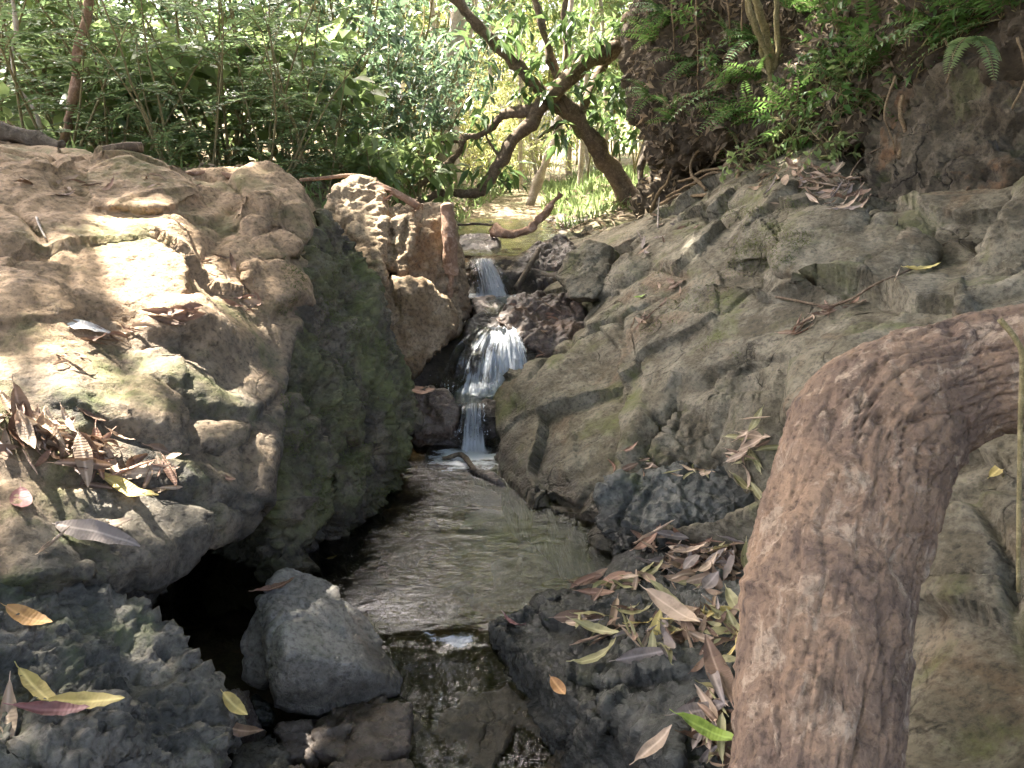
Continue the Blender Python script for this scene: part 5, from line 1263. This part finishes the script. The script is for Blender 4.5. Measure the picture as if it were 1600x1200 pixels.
# ================================================================== fallen leaves
def dry_leaf_mat(name, c1, c2, rough=0.62, trans=0.12):
    s = NT(name)
    tc = s.n('ShaderNodeTexCoord').outputs['Object']
    oi = s.n('ShaderNodeObjectInfo')
    n1 = s.noise(tc, 30, 5, 0.6); n2 = s.noise(tc, 120, 4, 0.6)
    c = s.mix(oi.outputs['Random'], c1, c2)
    c = s.mix(s.ramp(n1, [(0.50, 0.0), (0.72, 0.75)]), c, tuple(0.40 * v for v in c1))
    sx = s.n('ShaderNodeSeparateXYZ'); s.l(tc, sx.inputs[0])
    rib = s.ramp(s.math('ABSOLUTE', sx.outputs[0]), [(0.0, 1.0), (0.0016, 0.0)])
    c = s.mix(s.math('MULTIPLY', rib, 0.6), c, tuple(min(1, 1.5 * v + .05) for v in c2))
    vein = s.n('ShaderNodeTexWave', wave_type='BANDS', bands_direction='Y'); s.l(tc, vein.inputs[0]); vein.inputs['Scale'].default_value = 45; vein.inputs['Distortion'].default_value = 1.5
    h = s.math('ADD', s.math('MULTIPLY', vein.outputs['Fac'], 0.4), n2)
    b = s.principled(c, rough, s.bump(h, 0.5, 0.002), 0.35)
    t = s.n('ShaderNodeBsdfTranslucent'); s.l(c, t.inputs[0])
    m = s.n('ShaderNodeMixShader'); m.inputs[0].default_value = trans; s.l(b.outputs[0], m.inputs[1]); s.l(t.outputs[0], m.inputs[2])
    return s.done(m.outputs[0])
DL = {'tan': dry_leaf_mat('dry_tan_leaf', (0.30, 0.21, 0.14), (0.46, 0.35, 0.25)),
      'brown': dry_leaf_mat('dry_brown_leaf', (0.14, 0.085, 0.055), (0.27, 0.18, 0.12)),
      'russet': dry_leaf_mat('dry_russet_leaf', (0.20, 0.11, 0.07), (0.33, 0.20, 0.135)),
      'maroon': dry_leaf_mat('maroon_leaf', (0.15, 0.065, 0.06), (0.23, 0.105, 0.095), 0.5),
      'yellow': dry_leaf_mat('yellow_leaf', (0.52, 0.40, 0.14), (0.62, 0.52, 0.20), 0.5, .25),
      'olive': dry_leaf_mat('yellow_green_leaf', (0.29, 0.265, 0.125), (0.40, 0.365, 0.19), 0.5, .25),
      'green': dry_leaf_mat('green_leaf', (0.14, 0.27, 0.04), (0.30, 0.40, 0.07), 0.45, .25),
      'grey': dry_leaf_mat('grey_leaf', (0.20, 0.165, 0.145), (0.30, 0.25, 0.22), 0.8),
      'white': dry_leaf_mat('bleached_leaf', (0.60, 0.55, 0.50), (0.75, 0.70, 0.64)),
      'orange': dry_leaf_mat('orange_leaf', (0.36, 0.18, 0.07), (0.48, 0.27, 0.10), 0.5)}
def leaf_shape(seed, w=.26, roll=1.0, bend=.6, twist=.3):
    """a dry leaf of length 1 (scaled per object): rolled across, bent and twisted along, with a stalk"""
    g = np.random.default_rng(seed); nu, nv = 13, 7
    V = np.zeros((nu, nv, 3)); y = np.linspace(0, 1, nu)
    hw = w * .5 * np.sin(np.pi * np.clip(y, 0.01, .995) ** .85) ** .75
    cx = 0; cz = 0; a = 0; cyv = 0; pts = []
    for i in range(nu):
        pts.append((cyv, cz)); a = bend * (y[i] - .35) * 2 + .25 * g.normal() * .4
        cyv += math.cos(a) / (nu - 1); cz += math.sin(a) / (nu - 1)
    for i in range(nu):
        rr_ = roll * (0.7 + .6 * math.sin(3 * y[i] + seed)); tw = twist * (y[i] - .3)
        for j in range(nv):
            s = (j / (nv - 1) * 2 - 1)
            th = s * max(rr_, .05)
            x = hw[i] * math.sin(th) / max(rr_, .05); z = hw[i] * (1 - math.cos(th)) / max(rr_, .05)
            z += .012 * g.normal() * abs(s)
            V[i, j] = (x * math.cos(tw) - z * math.sin(tw), pts[i][0], pts[i][1] + x * math.sin(tw) + z * math.cos(tw))
    V = V.reshape(-1, 3)
    idx = np.arange(nu * nv).reshape(nu, nv)
    F = np.stack([idx[:-1, :-1], idx[:-1, 1:], idx[1:, 1:], idx[1:, :-1]], -1).reshape(-1, 4)
    sv, sf = tube_np([Vector((0, -.12, .03)), Vector((0, -.05, .0)), Vector((0, .03, pts[0][1]))], [.006, .007, .008], 4, False)
    F = np.vstack([F, np.array(sf) + len(V)]); V = np.vstack([V, sv])
    V[:, 1] -= .5; V[:, 2] -= np.median(V[:, 2]) - .01
    return V, F
SHAPES = [leaf_shape(1, .26, .5, .25, .3), leaf_shape(2, .24, 1.5, .5, .6), leaf_shape(3, .28, 2.3, .3, .2), leaf_shape(4, .22, 1.0, .9, .9), leaf_shape(5, .30, .35, -.3, .2), leaf_shape(6, .24, 2.7, .15, -.4), leaf_shape(7, .26, 1.2, -.6, -.6), leaf_shape(8, .46, .45, .35, .3)]
_lm = {}
def leaf_mesh(k, L, colr):
    Lq = round(L, 2); key = (k, Lq, colr)
    if key not in _lm:
        V, F = SHAPES[k]; me = mesh_np('fallen_leaf', V * Lq, F, True); me.materials.append(DL[colr]); _lm[key] = me
    return _lm[key]
gl_ = random.Random(21)
def lay(pt, n, ang, L, colr, k, label, group=None, lift=.004, tilt=0.15, name='fallen_leaf', cat='leaf'):
    n = (Vector(n) + Vector((gl_.gauss(0, tilt), gl_.gauss(0, tilt), gl_.gauss(0, tilt * .5)))).normalized()
    if n.z < 0: n = -n
    t = Vector((math.cos(ang), math.sin(ang), 0)); t = (t - n * t.dot(n)).normalized()
    b = n.cross(t)
    m = Matrix((( -b.x, t.x, n.x, 0), (-b.y, t.y, n.y, 0), (-b.z, t.z, n.z, 0), (0, 0, 0, 1)))
    o = bpy.data.objects.new(name, leaf_mesh(k, L, colr)); col.objects.link(o)
    o.matrix_world = Matrix.Translation(Vector(pt) + n * lift) @ m
    return tag(o, label, cat, group)
def lay_px(px, py, ang, L, colr, k, label, group=None, lift=.006, tilt=.04):
    h = surf(px, py)
    if h is None: return
    return lay(h[0], (h[1] * .45 + Vector((0, -.15, .6))).normalized(), ang, L, colr, k, label, group, lift, tilt)
SMALL = []                      # leaves too small in the photograph to pick apart: joined at the end
def pile(n, pts, spread, ang, jit, Ls, cols, label, group, height=.03, avoid=('log',), ks=(0, 1, 1, 2, 2, 3, 3, 5, 5, 6, 6, 4), stuff=False):
    """a drift of leaves along a line of places"""
    for i in range(n):
        for tries in range(8):
            u = gl_.random() * (len(pts) - 1); j = min(int(u), len(pts) - 2); f = u - j
            x = pts[j][0] + (pts[j + 1][0] - pts[j][0]) * f + gl_.gauss(0, spread[0]); y = pts[j][1] + (pts[j + 1][1] - pts[j][1]) * f + gl_.gauss(0, spread[1])
            h = surf(x, y)
            if h is not None and h[3] not in avoid and h[1].z > .25: break
        else: continue
        o = lay(h[0], h[1], ang + gl_.gauss(0, jit), gl_.uniform(Ls[0] * .6, Ls[1] * .95), gl_.choice(cols), gl_.choice(ks), label, group, .006 + height * gl_.random() ** 1.6, .22)
        if stuff: SMALL.append(o)
BR = ['tan', 'tan', 'brown', 'russet', 'brown', 'grey']
pile(40, [(10, 665), (70, 680), (130, 715), (190, 745)], (32, 18), -.35, .55, (.10, .17), ['tan', 'brown', 'russet', 'brown', 'tan', 'grey'], 'curled brown dead leaf in the heap at the left on the slab', 'leaf heap on the slab', .045)
pile(12, [(200, 770), (270, 745), (240, 720)], (22, 8), -.1, .7, (.07, .12), ['brown', 'tan', 'russet'], 'dead leaf in the loose tail of the heap on the slab', 'tail of the leaf heap on the slab', .015)
pile(20, [(95, 580), (140, 545), (200, 520), (270, 500), (300, 480)], (9, 6), .35, .5, (.06, .13), ['brown', 'russet', 'tan', 'brown'], 'thin dry leaf in the line of litter across the middle of the slab', 'line of litter across the slab', .012, stuff=True)
pile(14, [(330, 400), (370, 450), (395, 470)], (20, 14), -.6, .8, (.05, .10), ['brown', 'russet', 'tan'], 'small dry leaf in the dip near the top of the slab', 'litter in the dip of the slab', .01, stuff=True)
pile(16, [(60, 265), (130, 300), (270, 290), (380, 270)], (30, 12), .2, 1.2, (.06, .11), ['brown', 'russet', 'tan', 'tan'], 'dry leaf on the crest of the tan slab', 'litter on the crest of the slab', .01, stuff=True)
pile(26, [(590, 295), (625, 315), (650, 320)], (12, 7), -.6, .7, (.06, .12), ['russet', 'brown', 'russet', 'tan'], 'reddish dry leaf on the crest of the upright tan rock', 'litter on the upright tan rock', .03, stuff=True)
# the drift between the pool, the front ledge and the log
pile(40, [(1020, 850), (1090, 855), (1160, 860), (1130, 900), (1060, 885)], (25, 12), .1, .7, (.09, .15), ['tan', 'tan', 'olive', 'brown', 'grey', 'russet', 'tan'], 'dry leaf in the upper drift between the dark ledge and the log', 'upper leaf drift beside the log', .05)
pile(18, [(915, 925), (960, 910), (1010, 895)], (18, 8), .45, .5, (.09, .14), ['tan', 'brown', 'russet', 'olive'], 'dry leaf at the water edge on the low front ledge', 'leaves at the water edge', .02)
pile(42, [(915, 980), (960, 985), (1030, 1000), (1090, 985), (1130, 960), (1150, 1020)], (22, 15), -.3, .9, (.09, .16), ['tan', 'tan', 'olive', 'brown', 'tan', 'grey', 'yellow'], 'dry leaf in the lower drift on the low front ledge', 'lower leaf drift on the front ledge', .045)
pile(26, [(1110, 1060), (1125, 1110), (1105, 1150), (1120, 1190)], (18, 20), 1.3, .7, (.09, .15), ['tan', 'brown', 'olive', 'tan', 'grey'], 'dry leaf packed along the foot of the log', 'leaves along the foot of the log', .05)
pile(16, [(985, 735), (1000, 715), (1060, 735), (1110, 745)], (12, 8), .6, .9, (.07, .11), ['tan', 'olive', 'brown', 'russet'], 'dry leaf on the top edge of the dark blocky rock', 'leaves on the blocky rock', .03)
pile(26, [(1150, 690), (1175, 720), (1180, 690), (1170, 740)], (14, 16), .2, .8, (.08, .13), ['tan', 'olive', 'brown', 'olive', 'tan'], 'dry leaf in the pocket beside the upper log', 'leaves in the pocket beside the log', .05)
pile(18, [(1240, 520), (1290, 490), (1350, 462), (1420, 432)], (10, 6), .45, .4, (.07, .12), ['brown', 'russet', 'tan', 'brown'], 'dry leaf in the slanting crack above the log', 'leaves in the slanting crack', .015)
pile(26, [(1290, 280), (1310, 295), (1330, 305), (1300, 320)], (18, 12), .1, .6, (.12, .18), ['tan', 'brown', 'tan', 'grey'], 'large dry leaf in the heap under the dark wall', 'leaf heap under the dark wall', .05)
pile(20, [(1180, 280), (1230, 270), (1280, 262)], (20, 12), .3, .9, (.09, .14), ['tan', 'brown', 'tan'], 'dry leaf on the rim below the soil bank', 'leaves on the rim below the soil bank', .03, stuff=True)
pile(15, [(1000, 520), (1020, 490), (1055, 450)], (8, 8), 1.0, .4, (.08, .13), ['tan', 'brown', 'brown'], 'dry leaf in the streak down the rock slope', 'leaf streak on the rock slope', .02, stuff=True)
pile(12, [(1040, 370), (1090, 340), (1010, 400)], (22, 10), .6, .7, (.09, .14), ['tan', 'brown', 'grey'], 'dry leaf on the upper part of the rock slope', 'leaves high on the rock slope', .015, stuff=True)
pile(18, [(800, 475), (840, 480), (870, 500), (850, 560)], (14, 12), .2, 1.0, (.06, .10), ['russet', 'brown', 'tan'], 'small dead leaf on the rusty stone by the waterfall', 'leaves on the rusty stone', .015, stuff=True)
pile(16, [(830, 365), (880, 355), (850, 345)], (25, 8), .2, 1.0, (.08, .13), ['russet', 'brown', 'tan'], 'dead leaf on the far bank beside the driftwood', 'leaves beside the driftwood', .015, stuff=True)
pile(60, [(1020, 850), (1090, 855), (1160, 860), (1140, 900), (1060, 885)], (25, 14), .1, .9, (.07, .13), ['tan', 'brown', 'brown', 'tan', 'grey', 'russet'], '', '', .03, stuff=True)
pile(70, [(930, 975), (980, 985), (1050, 1000), (1110, 985), (1140, 950), (1150, 1040), (1120, 1120), (1130, 1180)], (22, 18), -.3, 1.1, (.07, .14), ['tan', 'brown', 'brown', 'tan', 'grey', 'olive'], '', '', .03, stuff=True)
pile(45, [(0, 660), (60, 680), (130, 715), (190, 745)], (30, 18), -.35, .9, (.06, .12), ['tan', 'brown', 'russet', 'brown'], '', '', .025, stuff=True)
pile(40, [(1280, 275), (1310, 295), (1330, 305), (1230, 280)], (22, 14), .1, 1.0, (.07, .14), ['tan', 'brown', 'grey'], '', '', .03, stuff=True)
# leaves that stand out
lay_px(133, 514, .35, .15, 'white', 4, 'bleached white leaf lying alone on the tan slab')
lay_px(33, 785, -1.0, .085, 'maroon', 7, 'small maroon oval leaf at the left edge below the heap')
lay_px(45, 970, -.05, .085, 'orange', 7, 'orange leaf lying on the rough rock at the left edge', lift=.012)
lay_px(60, 1090, -.5, .13, 'yellow', 0, 'broad pale yellow leaf on the rough rock', lift=.015)
lay_px(140, 1102, .05, .13, 'yellow', 0, 'long yellow leaf lying flat on the rough rock', lift=.015)
lay_px(85, 1112, .1, .12, 'maroon', 1, 'purple brown curled leaf under the yellow leaves', lift=.012)
lay_px(10, 1125, -.9, .12, 'tan', 1, 'tan curled leaf at the left edge below the yellow leaves', lift=.012)
lay_px(155, 848, -.06, .18, 'grey', 4, 'large grey weathered leaf near the edge of the slab', lift=.035)
lay_px(165, 820, .30, .12, 'tan', 2, 'narrow rolled leaf above the large grey leaf')
lay_px(85, 852, 1.5, .10, 'tan', 5, 'small rolled leaf standing beside the large grey leaf', lift=.015)
lay_px(200, 772, -.2, .16, 'yellow', 2, 'yellowish rolled leaf at the lower end of the heap on the slab', lift=.02)
lay_px(358, 750, -.1, .045, 'russet', 7, 'tiny red leaf near the edge of the slab')
lay_px(358, 1107, -.4, .07, 'yellow', 7, 'bright yellow leaf in the shade beside the grey boulder', lift=.03)
lay_px(365, 1150, .1, .12, 'brown', 2, 'long brown leaf on the wet stones at the bottom', lift=.03)
lay_px(1040, 846, .0, .13, 'grey', 0, 'pale grey leaf on the top of the upper drift', lift=.05)
lay_px(1038, 940, -.8, .13, 'olive', 0, 'yellow green leaf lying alone between the two drifts', lift=.03)
lay_px(935, 998, -.5, .15, 'olive', 1, 'pale yellow rolled leaf at the left end of the lower drift', lift=.05)
lay_px(940, 1035, .35, .15, 'olive', 3, 'curved pale yellow leaf below the lower drift', lift=.03)
lay_px(875, 1078, -1.1, .075, 'orange', 7, 'small orange brown leaf alone on the wet front ledge', lift=.012)
lay_px(1100, 1165, -.5, .14, 'green', 2, 'bright green leaf at the foot of the log', lift=.06)
lay_px(1030, 1170, .5, .11, 'tan', 2, 'rolled tan leaf near the bottom edge on the front ledge', lift=.03)
lay_px(1125, 1075, 1.6, .20, 'brown', 2, 'very long brown rolled leaf standing along the log', lift=.06)
lay_px(1060, 975, -.95, .20, 'tan', 2, 'long tan rolled leaf leaning out of the lower drift', lift=.07)
lay_px(1188, 778, 1.6, .10, 'olive', 0, 'yellow green leaf hanging beside the log', lift=.03)
lay_px(1102, 925, .9, .09, 'grey', 7, 'broad pale leaf between the drifts beside the log', lift=.05)
lay_px(1440, 425, .0, .13, 'yellow', 1, 'thin yellow leaf at the upper end of the slanting crack', lift=.02)
lay_px(1562, 733, .4, .055, 'yellow', 7, 'tiny yellow leaf on the rock under the log')
lay_px(1001, 466, .1, .06, 'green', 7, 'small fresh green leaf on the rock slope', lift=.012)
lay_px(985, 705, .6, .08, 'russet', 3, 'reddish leaf on the corner of the blocky rock', lift=.02)
lay_px(660, 612, .0, .13, 'russet', 7, 'broad pinkish red leaf on the wet stone by the lowest waterfall', lift=.012)
lay_px(432, 920, .5, .12, 'russet', 1, 'reddish leaf wedged behind the top of the grey boulder', lift=.012)
lay(PZ(805, 975, .012), (0, 0, 1), -.6, .085, 'maroon', 3, 'dark red curled leaf at the outlet of the pool')
lay(PZ(855, 968, .012), (0, 0, 1), 1.2, .03, 'green', 7, 'tiny green leaf floating at the edge of the pool')
lay(PZ(520, 872, -.03), (0, 0, 1), .2, .04, 'yellow', 7, 'small yellow leaf under water in the dark side of the pool')
lay_px(1330, 140, 1.5, .16, 'tan', 2, 'long tan leaf hanging from the edge of the soil bank')

def join_small():
    Vs, Fs, mi, o0, mats = [], [], [], 0, list(DL.values())
    for o in SMALL:
        me = o.data; n = len(me.vertices); v = np.empty(n * 3, np.float32); me.vertices.foreach_get('co', v)
        Mx = np.array(o.matrix_world); Vs.append(v.reshape(-1, 3) @ Mx[:3, :3].T + Mx[:3, 3])
        f = np.empty(len(me.loops), np.int32); me.loops.foreach_get('vertex_index', f); Fs.append(f.reshape(-1, 4) + o0); o0 += n
        mi += [mats.index(me.materials[0])] * len(me.polygons)
        bpy.data.objects.remove(o)
    me = mesh_np('small_leaf_litter', np.vstack(Vs), np.vstack(Fs), True)
    for m in mats: me.materials.append(m)
    me.polygons.foreach_set('material_index', np.array(mi, np.int32))
    tag(link('small_leaf_litter', me), 'small dry leaves strewn over the rocks', 'litter', None, 'stuff')
join_small()

# ------------------------------------------------------------------ litter and low growth nobody could count
def litter():
    g = np.random.default_rng(9); LP, LD, LU, LL = [], [], [], []
    for k in range(2600):
        px, py = g.uniform(985, 1420), g.uniform(-10, 330)
        h = surf(px, py)
        if h is None or h[3] not in ('soil_bank', 'ground') or h[2] > 9: continue
        LP.append(h[0] + h[1] * .012); LD.append(g.normal(size=3) + np.array((0, 0, -.5))); LU.append(np.array(h[1]) + g.normal(size=3) * .5); LL.append(g.uniform(.035, .085))
    for k in range(2600):
        x, y = g.uniform(-4, 2.0), g.uniform(4.2, 12)
        z = gz(x, y)
        if abs(x - float(stream_x(y))) < .45: continue
        LP.append((x, y, z + .05)); LD.append(g.normal(size=3) * (1, 1, .2)); LU.append(g.normal(size=3) * .4 + np.array((0, 0, 1))); LL.append(g.uniform(.06, .13))
    V, F = leaves_np(LP, LD, LU, LL, np.full(len(LP), .32))
    tag(link('leaf_litter', mesh_np('leaf_litter', V, F), M['leaf_dry']), 'scattered dry leaf litter on the forest floor and soil bank', 'litter', None, 'stuff')
    LP, LD, LU, LL = [], [], [], []
    for k in range(5200):
        x, y = g.uniform(.4, 2.6), g.uniform(6.6, 13)
        z = gz(x, y); LP.append((x, y, z)); LD.append(g.normal(size=3) * .45 + np.array((0, 0, 1))); LU.append(g.normal(size=3)); LL.append(g.uniform(.05, .13))
    for k in range(3000):
        x, y = g.uniform(-1.8, 1.6), g.uniform(7.4, 14)
        if abs(x - float(stream_x(y))) < .35: continue
        z = gz(x, y); LP.append((x, y, z)); LD.append(g.normal(size=3) * .6 + np.array((0, 0, 1))); LU.append(g.normal(size=3)); LL.append(g.uniform(.07, .2))
    for k in range(3500):
        x, y = g.uniform(-5, -.5), g.uniform(4.3, 8)
        z = gz(x, y); LP.append((x, y, z)); LD.append(g.normal(size=3) * .6 + np.array((0, 0, 1))); LU.append(g.normal(size=3)); LL.append(g.uniform(.05, .14))
    V, F = leaves_np(LP, LD, LU, LL, np.full(len(LP), .16))
    tag(link('grass', mesh_np('grass', V, F), M['leaf_light']), 'low green undergrowth along the far banks', 'grass', None, 'stuff')
litter()

def moss():
    """short moss tufts where the rock stays damp"""
    g = np.random.default_rng(31); pts, ns = [], []
    for (x0, x1, y0, y1, n) in [(440, 645, 340, 800, 5200), (1120, 1270, 275, 420, 1900), (1000, 1200, 420, 560, 900)]:
        for k in range(n):
            h = surf(g.uniform(x0, x1), g.uniform(y0, y1))
            if h is None or h[3] not in ('mossy_boulder', 'rock_bank', 'rock_slab', 'rough_rock'): continue
            pts.append(h[0][:]); ns.append(h[1][:])
    pts = np.array(pts); ns = np.array(ns)
    keep = fbm(pts, 5.0, 3, 77) > .10
    pts, ns = pts[keep], ns[keep]
    pts = np.repeat(pts, 7, 0) + g.normal(size=(len(pts) * 7, 3)) * .007; ns = np.repeat(ns, 7, 0)
    n = len(pts)
    V, F = leaves_np(pts - ns * .003, ns + g.normal(size=(n, 3)) * .7, g.normal(size=(n, 3)), g.uniform(.005, .011, n), np.full(n, .32), T2)
    tag(link('moss', mesh_np('moss', V, F), M['moss_tuft']), 'soft green moss tufts on the damp rocks', 'moss', None, 'stuff')
M['moss_tuft'] = leaf_mat('moss_tuft', (0.07, 0.085, 0.025), (0.15, 0.165, 0.055), 0.25, 0.8)
moss()
